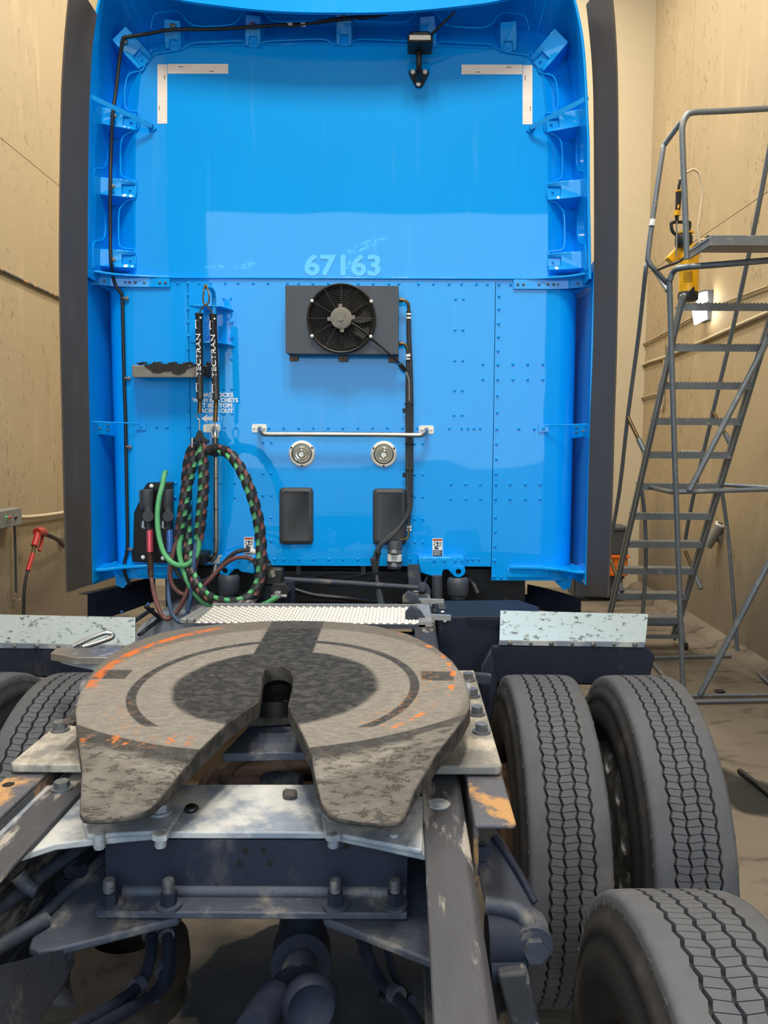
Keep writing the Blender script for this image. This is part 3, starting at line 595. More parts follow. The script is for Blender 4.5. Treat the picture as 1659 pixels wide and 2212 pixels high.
# --- refrigerant lines
rl = hub('refrigerant_lines', cab, P(883, 900, 3.88))
g = G(); g.tube([P(862, 648, 3.87), P(874, 649, 3.87), P(881, 655, 3.87), P(883, 664, 3.875), P(883, 675, 3.88)], .0075, 8, 4); g.cyl(P(862, 648, 3.87), P(870, 648, 3.87), .012); 
g.tube([P(861, 742, 3.87), P(872, 743, 3.87), P(879, 749, 3.87), P(881, 762, 3.875), P(881, 770, 3.88)], .0075, 8, 4); g.cyl(P(861, 742, 3.87), P(869, 742, 3.87), .011)
g.tube([P(883, 1140, 3.87), P(882, 1158, 3.86), P(876, 1165, 3.85), P(862, 1166, 3.84)], .006, 8, 4); part('metal_pipe_bend', g, M_brass, rl)
g = G()
for a, b in (((883, 677), (883, 681)), ((883, 685), (883, 689)), ((881, 765), (882, 771)), ((881, 774), (881, 777)), ((883, 1134), (884, 1140)), ((883, 1142), (884, 1147))): g.cyl(P(a[0], a[1], 3.88), P(b[0], b[1], 3.88), .0125, n=12)
part('crimp_collar', g, M_white, rl)
g = G(); g.tube([P(883, 672, 3.88), P(883, 720, 3.885), P(886, 780, 3.89), P(888, 860, 3.89), P(888, 960, 3.89), P(887, 1060, 3.885), P(884, 1105, 3.87), P(862, 1140, 3.84), P(832, 1165, 3.82), P(817, 1185, 3.81), P(808, 1215, 3.81), P(812, 1240, 3.82), P(818, 1270, 3.7), P(826, 1308, 3.5)], .0115, 9, 5); part('suction_hose', g, M_greyh, rl)
g = G(); g.tube([P(881, 775, 3.885), P(880, 860, 3.89), P(880, 960, 3.89), P(881, 1060, 3.88), P(883, 1110, 3.875), P(883, 1136, 3.87)], .0095, 9, 5)
g.tube([P(884, 800, 3.875), P(884, 960, 3.875), P(884, 1090, 3.87), P(858, 1147, 3.82), P(826, 1176, 3.80), P(818, 1200, 3.81), P(814, 1260, 3.75), P(820, 1308, 3.5)], .007, 7, 5); part('discharge_hose', g, M_greyh, rl)
g = G(); g.tube([P(877, 803, 3.875), P(883, 820, 3.87), P(884, 840, 3.87), P(884, 866, 3.872)], .0045, 6, 4); part('bare_wires', g, M_foam, rl)
for v in (872, 958, 1014, 1071):
    g = G(); g.tube([P(884 + 9 * math.cos(a), v + 2 * math.sin(a), 3.885 - .014 * math.sin(a)) for a in [2 * math.pi * i / 10 for i in range(10)]], .0025, 5, 1, True); part('cable_tie', g, M_blkg, rl)
for v in (887, 1026):
    g = G(); g.bar(P(870, v, 3.905), P(888, v, 3.875), .006, .022); part('hose_clamp', g, M_greyh, rl, bev=.002)
g = G(); g.tube([P(816, 1190, 3.79), P(819, 1200, 3.79)], .013, 8, 1); g.bar(P(806, 1205, 3.78), P(812, 1238, 3.78), .03, .02, (0, 1, 0)); part('line_connector', g, M_blk, rl, bev=.003)
dr = hub('receiver_drier', cab, P(852, 1198, 3.83)); a, b = P(853, 1172, 3.83), P(852, 1228, 3.83); k = 3.83 / F
g = G(); d = (b - a); g.lathe([(.0001, -.012), (14 * k, -.010), (16 * k, 0), (16 * k, d.length * .95), (14 * k, d.length), (.0001, d.length)], a, d, 28, False); part('drier_body', g, M_cond, dr)
g = G(); g.cyl(a + d * .42, a + d * .70, 16.3 * k, n=28, cap=False); part('drier_label', g, M_stick, dr)
g = G()
for i, v in enumerate((1199, 1204, 1208, 1212)): g.bar(P(843 + i, v, 3.783), P(861 - i, v, 3.783), .0015, .0025 if i else .004)
part('drier_print', g, M_ink, dr, kind='stuff')
for t in (.28, .80):
    g = G(); g.cyl(a + d * t, a + d * (t + .10), 16.8 * k, n=28); g.bar(P(846, 1172 + 56 * (t + .05), 3.785), P(856, 1172 + 56 * (t + .05), 3.785), .014, .014, (0, 0, 1)); part('band_clamp', g, M_alu, dr)
# --- grab bars
gb = hub('grab_bar', cab, P(740, 935, 3.86))
g = G(); g.tube([P(561, 925, 3.925), P(562, 929, 3.88), P(568, 936, 3.855), P(580, 938, 3.85), P(650, 938, 3.85), P(740, 938.5, 3.85), P(830, 939, 3.85), P(900, 940, 3.85), P(912, 939, 3.855), P(920, 932, 3.88), P(921, 928, 3.925)], .0125, 12, 4); part('bar_tube', g, M_steel, gb)
for u, v in ((560, 925), (921, 928)):
    g = G(); g.prism([P(u + x, v + z, YC - .007) for x, z in ((-16, -6), (-14, -9), (14, -9), (16, -6), (16, 6), (14, 9), (-14, 9), (-16, 6))], (0, .005, 0)); o = part('bar_foot', g, M_cream, gb)
    for x in (-11, 11): g = G(); g.dome(P(u + x, v, YC - .008), (0, -1, 0), .006, .004); part('foot_screw', g, M_white, o)
gv = hub('grab_bar', cab, P(466, 1090, 3.83))
g = G(); g.tube([P(462, 925, 3.925), P(463, 930, 3.88), P(465, 945, 3.85), P(466, 985, 3.84), P(466.5, 1090, 3.84), P(467, 1180, 3.84), P(465, 1200, 3.85), P(459, 1209, 3.88), P(458, 1210, 3.925)], .0125, 12, 4); part('bar_tube', g, M_steel, gv)
for u, v in ((457, 925), (465, 1208)):
    g = G(); g.prism([P(u + x, v + z, YC - .007) for x, z in ((-18, -6), (-15, -9), (13, -9), (18, -5), (18, 6), (14, 9), (-15, 9), (-18, 6))], (0, .005, 0)); part('bar_foot', g, M_cream, gv)
g = G(); 
for v in (1165, 1100, 1033): g.cyl(P(466.6, v - 1, 3.84), P(466.6, v + 1, 3.84), .0132)
part('grip_ring', g, M_brass, gv)
g = G(); g.tube([P(466, 1220, 3.9), P(462, 1240, 3.88), P(456, 1250, 3.86)], .015, 10, 3); part('tail_pipe_stub', g, M_alu, gv)
# --- round work lamps
for u, v in ((652.5, 980), (829, 981)):
    h = hub('round_work_lamp', cab, P(u, v, YC)); k = YC / F; c = P(u, v, YC - .004)
    g = G(); g.lathe([(28.5 * k, .004), (28.5 * k, -.006), (26 * k, -.012), (22 * k, -.013), (21.5 * k, -.006), (21.5 * k, .004)], c, (0, 1, 0), 40, False); part('lamp_flange', g, M_cream, h)
    g = G(); g.lathe([(21.5 * k, .0), (21.2 * k, -.008), (18 * k, -.016), (15.5 * k, -.014), (13 * k, -.019), (10 * k, -.017), (7 * k, -.023), (4 * k, -.019), (.0001, -.022)], c, (0, 1, 0), 40, False); part('lamp_lens', g, M_lens, h)
    for a in (30, 150, 270):
        g = G(); d = Vector((math.cos(R(a)), 0, math.sin(R(a)))); g.dome(c + d * 25.4 * k + Vector((0, -.0122, 0)), (0, -1, 0), .0055, .004); part('lamp_screw', g, M_blk, h)
    g = G(); g.torus(c + Vector((0, -.010, 0)), (0, 1, 0), 21.7 * k, .0022, 40, 5); part('lens_gasket', g, M_blk, h)
# --- vent covers
for u0, u1, v0, v1 in ((603.5, 676.5, 1053, 1176), (805.5, 878, 1055, 1177)):
    def rr(d, r):
        o = []
        for cx, cy, a0 in ((u1 - d - r, v0 + d + r, -90), (u1 - d - r, v1 - d - r, 0), (u0 + d + r, v1 - d - r, 90), (u0 + d + r, v0 + d + r, 180)):
            for i in range(5): a = R(a0 + 90 * i / 4); o.append((cx + r * math.cos(a), cy + r * math.sin(a)))
        return o
    g = G(); rings = [[g.v(P(u, v, y)) for u, v in rr(d, r)] for d, r, y in ((0, 9, YC), (0, 9, YC - .012), (3, 8, YC - .022), (9, 3, YC - .026), (10, 3, YC - .022))]
    for a, b in zip(rings, rings[1:]):
        for i in range(len(a)): j = (i + 1) % len(a); g.f([a[i], a[j], b[j], b[i]])
    g.f(rings[-1]); part('vent_cover', g, M_grey, cab)
# --- warning stickers
for u0, v0, u1, v1 in ((527, 1160, 548, 1199), (934, 1163, 956, 1202)):
    h = hub('warning_sticker', cab, P((u0 + u1) / 2, (v0 + v1) / 2, YC)); W_, H_ = u1 - u0, v1 - v0
    def qd(a, b, c, d, y): return [P(u0 + W_ * a, v0 + H_ * b, y), P(u0 + W_ * c, v0 + H_ * b, y), P(u0 + W_ * c, v0 + H_ * d, y), P(u0 + W_ * a, v0 + H_ * d, y)]
    g = G(); g.prism(qd(0, 0, 1, 1, YC - .0045), (0, .001, 0)); part('sticker_base', g, M_stick, h)
    g = G(); g.prism(qd(.04, .03, .96, .14, YC - .0052), (0, .0006, 0)); part('sticker_header', g, M_ora, h)
    text('sticker_heading', 'WARNING', M_ink, h, P((u0 + u1) / 2, v0 + H_ * .085, YC - .0052), (1, 0, 0), (0, 0, 1), w=W_ * .7 * YC / F, h=H_ * .06 * YC / F, ext=.0004)
    g = G(); y = YC - .0052
    def lim(a, b, w): g.bar(P(u0 + W_ * a[0], v0 + H_ * a[1], y), P(u0 + W_ * b[0], v0 + H_ * b[1], y), w * YC / F, .0008, (0, 1, 0))
    g.lathe([(1.6 * YC / F, 0), (.0001, -.0004)], P(u0 + W_ * .5, v0 + H_ * .22, y), (0, 1, 0), 10, False)
    for a, b, w in (((.5, .25), (.5, .42), 2.2), ((.5, .28), (.15, .2), 1.4), ((.5, .28), (.9, .22), 1.4), ((.5, .42), (.2, .5), 1.5), ((.5, .42), (.85, .40), 1.5), ((.7, .32), (.95, .30), 1), ((.1, .3), (.3, .42), 1.6), ((.25, .55), (.6, .55), 3.6), ((.3, .50), (.3, .6), 2)): lim(a, b, w)
    g.prism(qd(.04, .64, .96, .97, y), (0, .0006, 0)); part('sticker_pictogram', g, M_ink, h)
    g = G()
    for i, w in enumerate((.8, .7, .85, .6, .75)): g.prism(qd(.1, .67 + .055 * i, .1 + w, .685 + .055 * i, YC - .0058), (0, .0004, 0))
    part('sticker_lines', g, M_stick, h, kind='stuff')
# --- cab rear mounts with eyes
for pts_, eye in (([(903, 1204), (1003, 1204), (1004, 1222), (1006, 1237), (1001, 1244), (993, 1248), (982, 1246), (975, 1240), (968, 1231), (958, 1231), (955, 1244), (945, 1247), (926, 1243), (908, 1237)], (990, 1234)), ([(550, 1203), (475, 1203), (474, 1222), (475, 1236), (480, 1242), (490, 1244), (500, 1238), (506, 1230), (515, 1230), (520, 1236), (549, 1240)], (487, 1232))):
    g = G(); g.prism([P(u, v, 3.875) for u, v in pts_], (0, .055, 0)); o = part('cab_mount_bracket', g, MB, cab, bev=.005)
    g = G(); c = P(eye[0], eye[1], 3.87); g.lathe([(.028, .03), (.028, -.012), (.014, -.012), (.014, .02), (.0001, .02)], c, (0, 1, 0), 24, False); part('mount_eye', g, MB, o)
    g = G(); g.lathe([(.0135, .0), (.0001, .0)], c, (0, 1, 0), 20, False); part('eye_bore', g, M_hole, o)
    g = G()
    for du in (-52, -30, -6, 8): g.dome(P(eye[0] + (du if eye[0] > 700 else -du), 1211, 3.873), (0, -1, 0), .007, .006)
    part('mount_rivets', g, MB, o, kind='stuff')
# --- hose hanger rod and its bracket
hb = hub('hose_hanger_bracket', cab, P(470, 700, 3.85))
zt_, zb_ = 661, 746
g = G(); g.prism([P(445, 675, YC - .008), P(509, 675, YC - .008), P(509, 748, YC - .008), P(445, 748, YC - .008)], (0, .008, 0)); part('bracket_plate', g, MB, hb)
for v, vb in ((661, 672), (737, 748)):
    z = P(480, vb, YC).z; g = G(); x0, x1 = XC(447), XC(509)
    g.prism([Vector((x1, YC, z)), Vector((x1 - .015, YC - .06, z)), Vector((x1 - .04, YC - .13, z)), Vector((x0 - .02, YC - .15, z)), Vector((x0 - .045, YC - .12, z)), Vector((x0, YC, z))], (0, 0, .006)); part('bracket_flange', g, MB, hb, bev=.002)
g = G(); g.tube([P(441, 620, 3.72), P(452, 621, 3.74), P(459, 628, 3.77), P(462, 642, 3.80), P(462.5, 680, 3.81), P(462.5, 748, 3.81)], .0105, 10, 5); part('hanger_rod', g, MB, hb)
for u in (499, 447):
    for v in (694, 727): g = G(); g.hexbolt(P(u, v, YC - .008), (0, -1, 0), .011, .012); part('bracket_bolt', g, MB, hb)
# --- load bar holder (foam block in a channel)
lb = hub('load_bar_holder', cab, P(360, 802, 3.85))
g = G(); g.prism([P(285, 790, 3.80), P(285, 788, 3.90), P(425, 790, 3.90), P(430, 790, 3.80)], (0, 0, -.056)); part('holder_foam', g, M_foam, lb, bev=.004)
g = G(); tp = [(311, 789), (316, 794), (325, 800), (331, 805), (345, 806), (352, 803), (370, 801), (372, 806), (385, 810), (398, 805), (404, 797), (412, 794), (424, 790), (424, 786), (338, 786), (333, 781), (327, 786)]
g.prism([P(u, v, 3.797) for u, v in tp], (0, .02, 0)); part('foam_torn_face', g, M_foamd, lb)
for u in (303, 336, 369, 402): g = G(); g.bar(P(u - 4, 786, 3.87), P(u + 8, 784, 3.87), .05, .005, (0, 0, 1)); g.bar(P(u + 8, 784, 3.87), P(u + 12, 785, 3.92), .012, .012); part('holder_hook', g, M_greyh, lb)
g = G(); g.box(P(446, 803, 3.84), (.045, .12, .05)); g.box(P(453, 800, 3.83), (.02, .06, .075)); part('holder_latch', g, M_blkg, lb, bev=.005)
# --- gladhand dock
gd = hub('gladhand_dock', cab, P(330, 1130, 3.86))
g = G(); g.prism([P(u, v, 3.89) for u, v in ((318, 1043), (371, 1041), (372, 1110), (372, 1190), (374, 1216), (285, 1214), (283, 1190), (287, 1190), (289, 1107), (306, 1072), (308, 1058))], (0, .035, 0)); part('dock_plate', g, M_blkg, gd, bev=.004)
g = G(); g.box(P(425, 1204, 3.84), (.11, .14, .055)); g.box(P(390, 1206, 3.87), (.10, .05, .05)); part('dock_shelf', g, M_blk, gd, bev=.004)
for u, v in ((327, 1050), (339, 1104), (309, 1204), (352, 1206)):
    g = G(); g.dome(P(u, v, 3.888), (0, -1, 0), .011, .008, 12); part('dock_bolt', g, M_white, gd)
for u0, mg in ((318, M_redan), (361, M_bluan)):
    h = hub('gladhand', gd, P(u0, 1110, 3.82)); off = 0 if u0 < 340 else 0
    g = G(); g.lathe([(.010, .0), (.028, .0), (.030, .02), (.028, .085), (.024, .095), (.010, .095)], P(u0, 1057, 3.83), P(u0, 1100, 3.83) - P(u0, 1057, 3.83), 20, False); g.box(P(u0 - 7, 1078, 3.85), (.03, .05, .09)); part('holder_cup', g, M_grey, h, bev=.003)
    g = G(); g.box(P(u0 - 9, 1100, 3.84), (.012, .03, .05)); g.box(P(u0 + 9, 1096, 3.84), (.012, .03, .035)); part('cup_fork', g, M_blk, h, bev=.003)
    g = G(); g.lathe([(.012, -.02), (.02, 0), (.022, .02), (.02, .04), (.015, .055), (.016, .085), (.013, .10)], P(u0 + 2, 1100, 3.82), P(u0 + 2, 1145, 3.815) - P(u0 + 2, 1100, 3.82), 16); g.cyl(P(u0 + 2, 1115, 3.84), P(u0 + 2, 1115, 3.79), .026, n=20); part('gladhand_coupling', g, M_greyh, h)
    g = G(); g.cyl(P(u0 - 8, 1125, 3.82), P(u0 - 9, 1138, 3.82), .010, .012, 12); g.bar(P(u0 - 11, 1136, 3.82), P(u0, 1140, 3.82), .012, .016); part('coupling_valve', g, M_alu, h)
    g = G(); g.tube([P(u0 + 4, 1145, 3.815), P(u0 + 5, 1148, 3.815), P(u0 + 6, 1192, 3.81)], .0165, 8, 1, smooth=False); part('colour_grip', g, mg, h)
    g = G(); g.cyl(P(u0 + 6, 1192, 3.81), P(u0 + 6, 1200, 3.81), .011, .009, 10); part('hose_fitting', g, M_brass, h)

# ================================================================ CHASSIS
ZR = 1.06
ch = hub('chassis', TK, (0, 2.5, ZR))
for sg in (1, -1):
    g = G(); x0, x1 = .352, .436
    g.prism([Vector((sg * x, .05, z)) for x, z in ((x0, ZR), (x1 - .012, ZR), (x1, ZR - .012), (x1, ZR - .255), (x1 - .012, ZR - .267), (x0, ZR - .267), (x0, ZR - .257), (x1 - .01, ZR - .257), (x1 - .01, ZR - .010), (x0, ZR - .010))], (0, 6.5, 0)); o = part('frame_rail', g, M_rail, ch, bev=.004)
    # rusty angle bolted outside the rail
    ya, yb = (1.62, 2.25) if sg > 0 else (.9, 2.25)
    yr = Pz(1105, 1790, ZR + .006).y if sg > 0 else .9
    g = G(); g.prism([Vector((sg * .447, yr, ZR + .004)), Vector((sg * .520, yr, ZR + .004)), Vector((sg * .525, yr + .01, ZR + .004)), Vector((sg * .525, 2.3, ZR + .004)), Vector((sg * .447, 2.3, ZR + .004))], (0, 0, .010)); g.box((sg * .452, (yr + .02 + 2.3) / 2, ZR - .06), (.010, 2.28 - yr, .13)); o = part('mounting_angle', g, M_rust, ch, bev=.004)
    for yy in ((1.70, 1.64) if sg > 0 else (1.66, 1.56)):
        g = G(); g.lathe([(.012, .0), (.0001, .0)], (sg * .50, yy, ZR + .0148), (0, 0, 1), 16, False); part('bolt_hole', g, M_hole, o)
    g = G()
    if sg < 0: g.hexbolt(Pz(134, 1705, ZR), (0, 0, 1), .016, .018); part('rail_bolt', g, M_bolt, ch)
    else: g.lathe([(.022, 0), (.022, .003), (.008, .004), (.008, .006), (.0001, .006)], Pz(948, 1738, ZR), (0, 0, 1), 20, False); part('rail_rivet', g, M_galv, ch)
# --- fifth wheel mounting plates each side
fm = hub('fifth_wheel_mount', ch, (0, 1.88, ZR))
for sg in (1, -1):
    zp = ZR + .018; yr = Pz(1070, 1675, zp).y
    g = G(); g.prism([Vector((sg * x, y, zp)) for x, y in ((.30, yr), (.515, yr), (.523, yr + .01), (.523, 2.30), (.30, 2.30))], (0, 0, .020)); o = part('base_plate', g, M_dpl, fm, bev=.004)
    for yy in (1.92, 2.06, 2.2, 1.80) if sg > 0 else (1.92, 1.80, 2.06): g = G(); g.hexbolt((sg * .497, yy, zp + .02), (0, 0, 1), .016, .022); part('plate_bolt', g, M_bolt, o)
    g = G(); g.prism([Vector((sg * .40, y, z)) for y, z in ((1.74, zp + .02), (2.02, zp + .02), (1.94, zp + .12), (1.83, zp + .12))], (sg * .03, 0, 0)); g.prism([Vector((sg * x, 1.89, z)) for x, z in ((.43, zp + .02), (.47, zp + .02), (.43, zp + .11))], (0, .02, 0)); part('pivot_saddle', g, M_navyd, fm, bev=.004)
    g = G(); g.cyl((sg * .36, 1.885, zp + .09), (sg * .475, 1.885, zp + .09), .025, n=16); part('pivot_pin', g, M_bolt, fm)
# --- fifth wheel top plate (local frame: tilted about the pivot)
TL = math.atan(.055); FO = Vector((0, 1.885, 1.215)); FN = Vector((0, -math.sin(TL), math.cos(TL)))
FM = Matrix.Translation(FO) @ Matrix.Rotation(TL, 4, 'X'); FI = FM.inverted()
def Q(u, v): return FI @ PL(u, v, FO, FN)
RS = R(17)
rb0 = Q(560, 1622).y
RP = FM @ Vector((0, rb0, 0)); RN = (FM.to_3x3() @ Matrix.Rotation(RS, 3, 'X')) @ Vector((0, 0, 1))
def QR(u, v): return FI @ PL(u, v, RP, RN)
fw = hub('fifth_wheel', TK, FO)
front = [(164, 1561), (162, 1535), (168, 1505), (183, 1473), (205, 1443), (235, 1415), (272, 1393), (345, 1366), (410, 1354), (480, 1347), (566, 1341), (632, 1340), (700, 1341), (760, 1345), (815, 1352), (880, 1368), (938, 1395), (978, 1427), (1003, 1462), (1016, 1497), (1016, 1525), (1006, 1545)]
rbk = [(943, 1568), (870, 1590), (803, 1606), (735, 1617), (672, 1625)]
slot = [(622, 1520), (632, 1480), (633, 1460), (627, 1445), (614, 1438.5), (600, 1437), (586, 1438.5), (573, 1445), (567, 1458), (566, 1475), (560, 1512), (497, 1556), (428, 1622)]
lbk = [(360, 1617), (298, 1606), (214, 1583)]
top = [Q(*p) for p in front + rbk + slot + lbk]
rr_ = [(943, 1568), (870, 1590), (803, 1606), (735, 1617), (672, 1625)]
def arc_c(): pass
g = G(); TH_ = Vector((0, 0, -.048))
V_ = [g.v(p) for p in top]; g.f(V_)
nf, nr, ns, nl = len(front), len(rbk), len(slot), len(lbk)
rt_px = [(680, 1680), (694, 1735), (710, 1755), (735, 1768), (775, 1776), (825, 1779), (858, 1777), (874, 1766), (900, 1700), (945, 1625), (985, 1575)]
lt_px = [(176, 1660), (172, 1755), (178, 1767), (195, 1771), (230, 1771), (268, 1766), (310, 1753), (330, 1743), (356, 1710)]
Rv = [g.v(QR(*p)) for p in rt_px]; Lv = [g.v(QR(*p)) for p in lt_px]
i_fr = nf - 1; i_r0 = nf; i_r1 = nf + nr - 1; i_s1 = nf + nr + ns - 1; i_l0 = nf + nr + ns; i_l1 = i_l0 + nl - 1
ram_r = [V_[i] for i in range(i_r1, i_fr - 1, -1)]      # slot corner ... outer corner
g.f(ram_r[::-1] + Rv); g.f([V_[0]] + Lv + [V_[i] for i in range(i_s1, i_l1 + 1)])
ret = bmesh.ops.triangulate(g.b, faces=g.b.faces[:])
bmesh.ops.recalc_face_normals(g.b, faces=g.b.faces[:])
if sum(f.normal.z for f in g.b.faces) < 0: bmesh.ops.reverse_faces(g.b, faces=g.b.faces[:])
def fw_mat():
    t = NT('worn_greasy_cast_steel'); x, y, z = t.sep()
    c = t.mix(t.noise(9, 8), S(112, 106, 99), S(144, 137, 127)); c = t.mix(t.math('MULTIPLY', t.noise(160, 3), .35), c, S(142, 138, 132))
    tone = t.mix(t.noise(7, 6), S(56, 54, 51), S(72, 69, 65))
    ctr = Q(598, 1478); dx = t.math('SUBTRACT', x, ctr.x); dy = t.math('SUBTRACT', y, ctr.y)
    rad = t.math('SQRT', t.math('ADD', t.math('MULTIPLY', dx, dx), t.math('MULTIPLY', dy, dy)))
    wob = t.math('ADD', rad, t.math('MULTIPLY', t.math('SUBTRACT', t.noise(12, 4), .5), .02))
    mott = t.sm(t.noise(42, 8, (1, 2.0, 1), .72), .40, .66); c = t.mix(t.math('MULTIPLY', mott, .35), c, S(184, 176, 164)); c = t.mix(t.math('MULTIPLY', t.sm(t.noise(20, 7, (1, 1.5, 1), .7), .52, .70), .22), c, S(84, 78, 72))
    lump = t.noise(38, 7, (1, 1.3, 1), .72, .6); tone = t.mix(t.sm(lump, .42, .62), S(44, 42, 39), S(82, 79, 74)); tone = t.mix(t.sm(t.noise(150, 3), .70, .74), tone, S(170, 166, 158))
    rin = abs(Q(820, 1470).x - ctr.x); grease = t.sm(wob, rin + .006, rin - .012)
    band = t.math('MULTIPLY', t.math('MULTIPLY', t.sm(x, Q(572, 1370).x - .004, Q(572, 1370).x + .004), t.sm(x, Q(690, 1370).x + .004, Q(690, 1370).x - .004)), t.sm(y, 0, .03))
    pads = t.math('MULTIPLY', t.math('MULTIPLY', t.sm(t.math('ABSOLUTE', t.math('SUBTRACT', y, Q(940, 1460).y)), .034, .028), t.sm(t.math('ABSOLUTE', x), .436, .430)), t.sm(t.math('ABSOLUTE', x), .352, .358))
    rg = abs(Q(900, 1470).x - ctr.x) * .985; ring = t.math('MULTIPLY', t.sm(t.math('ABSOLUTE', t.math('SUBTRACT', rad, rg)), .0125, .009), t.sm(y, Q(770, 1560).y - .03, Q(770, 1560).y - .02))
    ring = t.math('MULTIPLY', ring, t.sm(t.math('ABSOLUTE', x), .02, .05))
    dark = t.math('MAXIMUM', t.math('MAXIMUM', grease, band), t.math('MAXIMUM', t.math('MULTIPLY', pads, .85), t.math('MULTIPLY', ring, .9)))
    ya_ = Q(670, 1624).y; kb = (Q(1004, 1544).y - ya_) / Q(1004, 1544).x ** 2; dy_ = t.math('SUBTRACT', y, t.math('ADD', ya_, t.math('MULTIPLY', t.math('MULTIPLY', x, x), kb)))
    brk = t.math('MULTIPLY', t.sm(dy_, .006, .0), t.sm(t.math('ADD', dy_, t.math('MULTIPLY', t.math('SUBTRACT', t.noise(8, 5), .5), .05)), -.055, -.03)); dark = t.math('MAXIMUM', dark, t.math('MULTIPLY', brk, .85))
    c = t.mix(dark, c, tone)
    c = t.mix(t.math('MULTIPLY', t.sm(rad, .435, .455), .6), c, S(90, 84, 77))
    # rubbed paint: orange streaks on the rim and a lick along the ramp edge
    nz = t.noise(26, 7, (1, 1, 1), .7); ro = t.math('SQRT', t.math('ADD', t.math('MULTIPLY', x, x), t.math('MULTIPLY', y, y)))
    e1 = t.math('MULTIPLY', t.sm(t.math('ABSOLUTE', t.math('SUBTRACT', ro, .425)), .016, .008), t.math('MULTIPLY', t.sm(x, -.20, -.26), t.sm(y, -.14, -.10)))
    e1 = t.math('MULTIPLY', e1, t.math('MULTIPLY', t.sm(nz, .40, .54), .95)); c = t.mix(e1, c, S(216, 112, 44))
    e2 = t.math('MULTIPLY', t.sm(t.math('ABSOLUTE', t.math('SUBTRACT', ro, .385)), .05, .02), t.sm(t.noise(60, 5, (1, 1.6, 1), .7), .56, .62)); e2 = t.math('MULTIPLY', t.math('MULTIPLY', e2, t.sm(t.math('ABSOLUTE', x), .18, .25)), t.sm(t.noise(4.5, 2), .42, .52)); c = t.mix(t.math('MULTIPLY', e2, .85), c, S(208, 140, 62))
    e3 = t.math('MULTIPLY', t.sm(t.math('ABSOLUTE', t.math('SUBTRACT', ro, .433)), .010, .004), t.math('MULTIPLY', t.sm(x, .25, .32), t.sm(nz, .50, .56))); c = t.mix(e3, c, S(230, 130, 56))
    e4 = t.math('MULTIPLY', t.math('MULTIPLY', t.sm(t.math('ABSOLUTE', t.math('SUBTRACT', y, Q(350, 1600).y)), .035, .01), t.sm(nz, .52, .58)), t.sm(x, -.08, -.14)); c = t.mix(e4, c, S(214, 124, 60))
    d0 = t.sm(dy_, -.02, -.06); cr_ = t.sm(t.noise(30, 8, (1, 2.6, 1), .75, .25), .54, .60); c = t.mix(t.math('MULTIPLY', t.math('MULTIPLY', d0, cr_), .3), c, S(74, 70, 64)); c = t.mix(t.math('MULTIPLY', t.math('MULTIPLY', d0, t.sm(t.noise(10, 6), .45, .6)), .6), c, S(138, 133, 124))
    h = t.math('ADD', t.math('MULTIPLY', t.noise(46, 9, (1, 2.0, 1), .75), .7), t.math('MULTIPLY', dark, t.math('ADD', -.3, lump)))
    return t.out(c, t.math('SUBTRACT', .82, t.math('MULTIPLY', dark, .2)), .15, t.bump(t.math('ADD', h, t.math('MULTIPLY', t.math('MULTIPLY', cr_, d0), -1.2)), .9, .012), spec=.35)
M_fw = fw_mat()
M_fwe = dirty('greasy_cast_edge', S(88, 82, 75), .8, .1, S(44, 42, 40), 24, .42, .62, bs=55, bstr=1.0)
ret = bmesh.ops.extrude_face_region(g.b, geom=g.b.faces[:])
nv = [e for e in ret['geom'] if isinstance(e, bmesh.types.BMVert)]
for v in nv: v.co.z -= .042 if v.co.y > rb0 - .03 else max(.010, .042 - .24 * (rb0 - .03 - v.co.y))
me_edges = None
bmesh.ops.recalc_face_normals(g.b, faces=g.b.faces[:])
for f in g.b.faces:
    f.material_index = 0 if f.normal.z > .6 else 1
part('top_plate', g, None, fw, mats=[M_fw, M_fwe], bev=.007, seg=2, mtx=FM, label='grease-smeared steel coupling plate with orange scuffs', fix=False)
# skirts and ribs below the plate, locking jaw in the throat
g = G(); 
for sgn in (-1, 1):
    g.prism([Vector((sgn * .44, y, z)) for y, z in ((-.22, -.04), (.2, -.04), (.12, -.09), (-.12, -.09))], (-sgn * .03, 0, 0)); g.prism([Vector((sgn * .10, y, z)) for y, z in ((-.20, -.04), (.36, -.04), (.30, -.10), (-.10, -.10))], (sgn * .02, 0, 0))
g.prism([Vector((-.36, .33, -.04)), Vector((.36, .33, -.04)), Vector((.3, .33, -.10)), Vector((-.3, .33, -.10))], (0, .02, 0))
part('plate_ribs', g, M_fwe, fw, mtx=FM)
g = G(); tc_ = Q(600, 1452); g.lathe([(.040, -.045), (.040, -.085), (.075, -.085), (.075, -.045)], tc_ + Vector((0, -.005, 0)), (0, 0, 1), 28, False, R(-60), R(210)); part('locking_jaw', g, M_blkg, fw, mtx=FM)
g = G(); g.bar(tc_ + Vector((-.10, -.035, -.10)), tc_ + Vector((.10, .0, -.10)), .03, .05); part('lock_bar', g, M_fwe, fw, mtx=FM, bev=.004)
g = G(); g.prism([Pz(u, v, 1.085) for u, v in ((560, 1545), (660, 1545), (668, 1625), (480, 1628))], (0, 0, -.02)); part('cross_web', g, M_navyd, fw, bev=.003)
rh = hub('release_handle', fw, Pz(160, 1405, 1.15))
g = G(); zz = 1.16; g.prism([Pz(u, v, zz) for u, v in ((122, 1399), (300, 1399), (290, 1420), (165, 1420), (109, 1411))], (0, 0, -.022)); part('handle_plate', g, M_alu, rh, bev=.002)
g = G(); g.prism([Pz(u, v, zz - .024) for u, v in ((128, 1418), (260, 1420), (250, 1432), (200, 1434), (150, 1424))], (0, 0, -.02)); part('handle_guide', g, M_galv, rh, bev=.003)
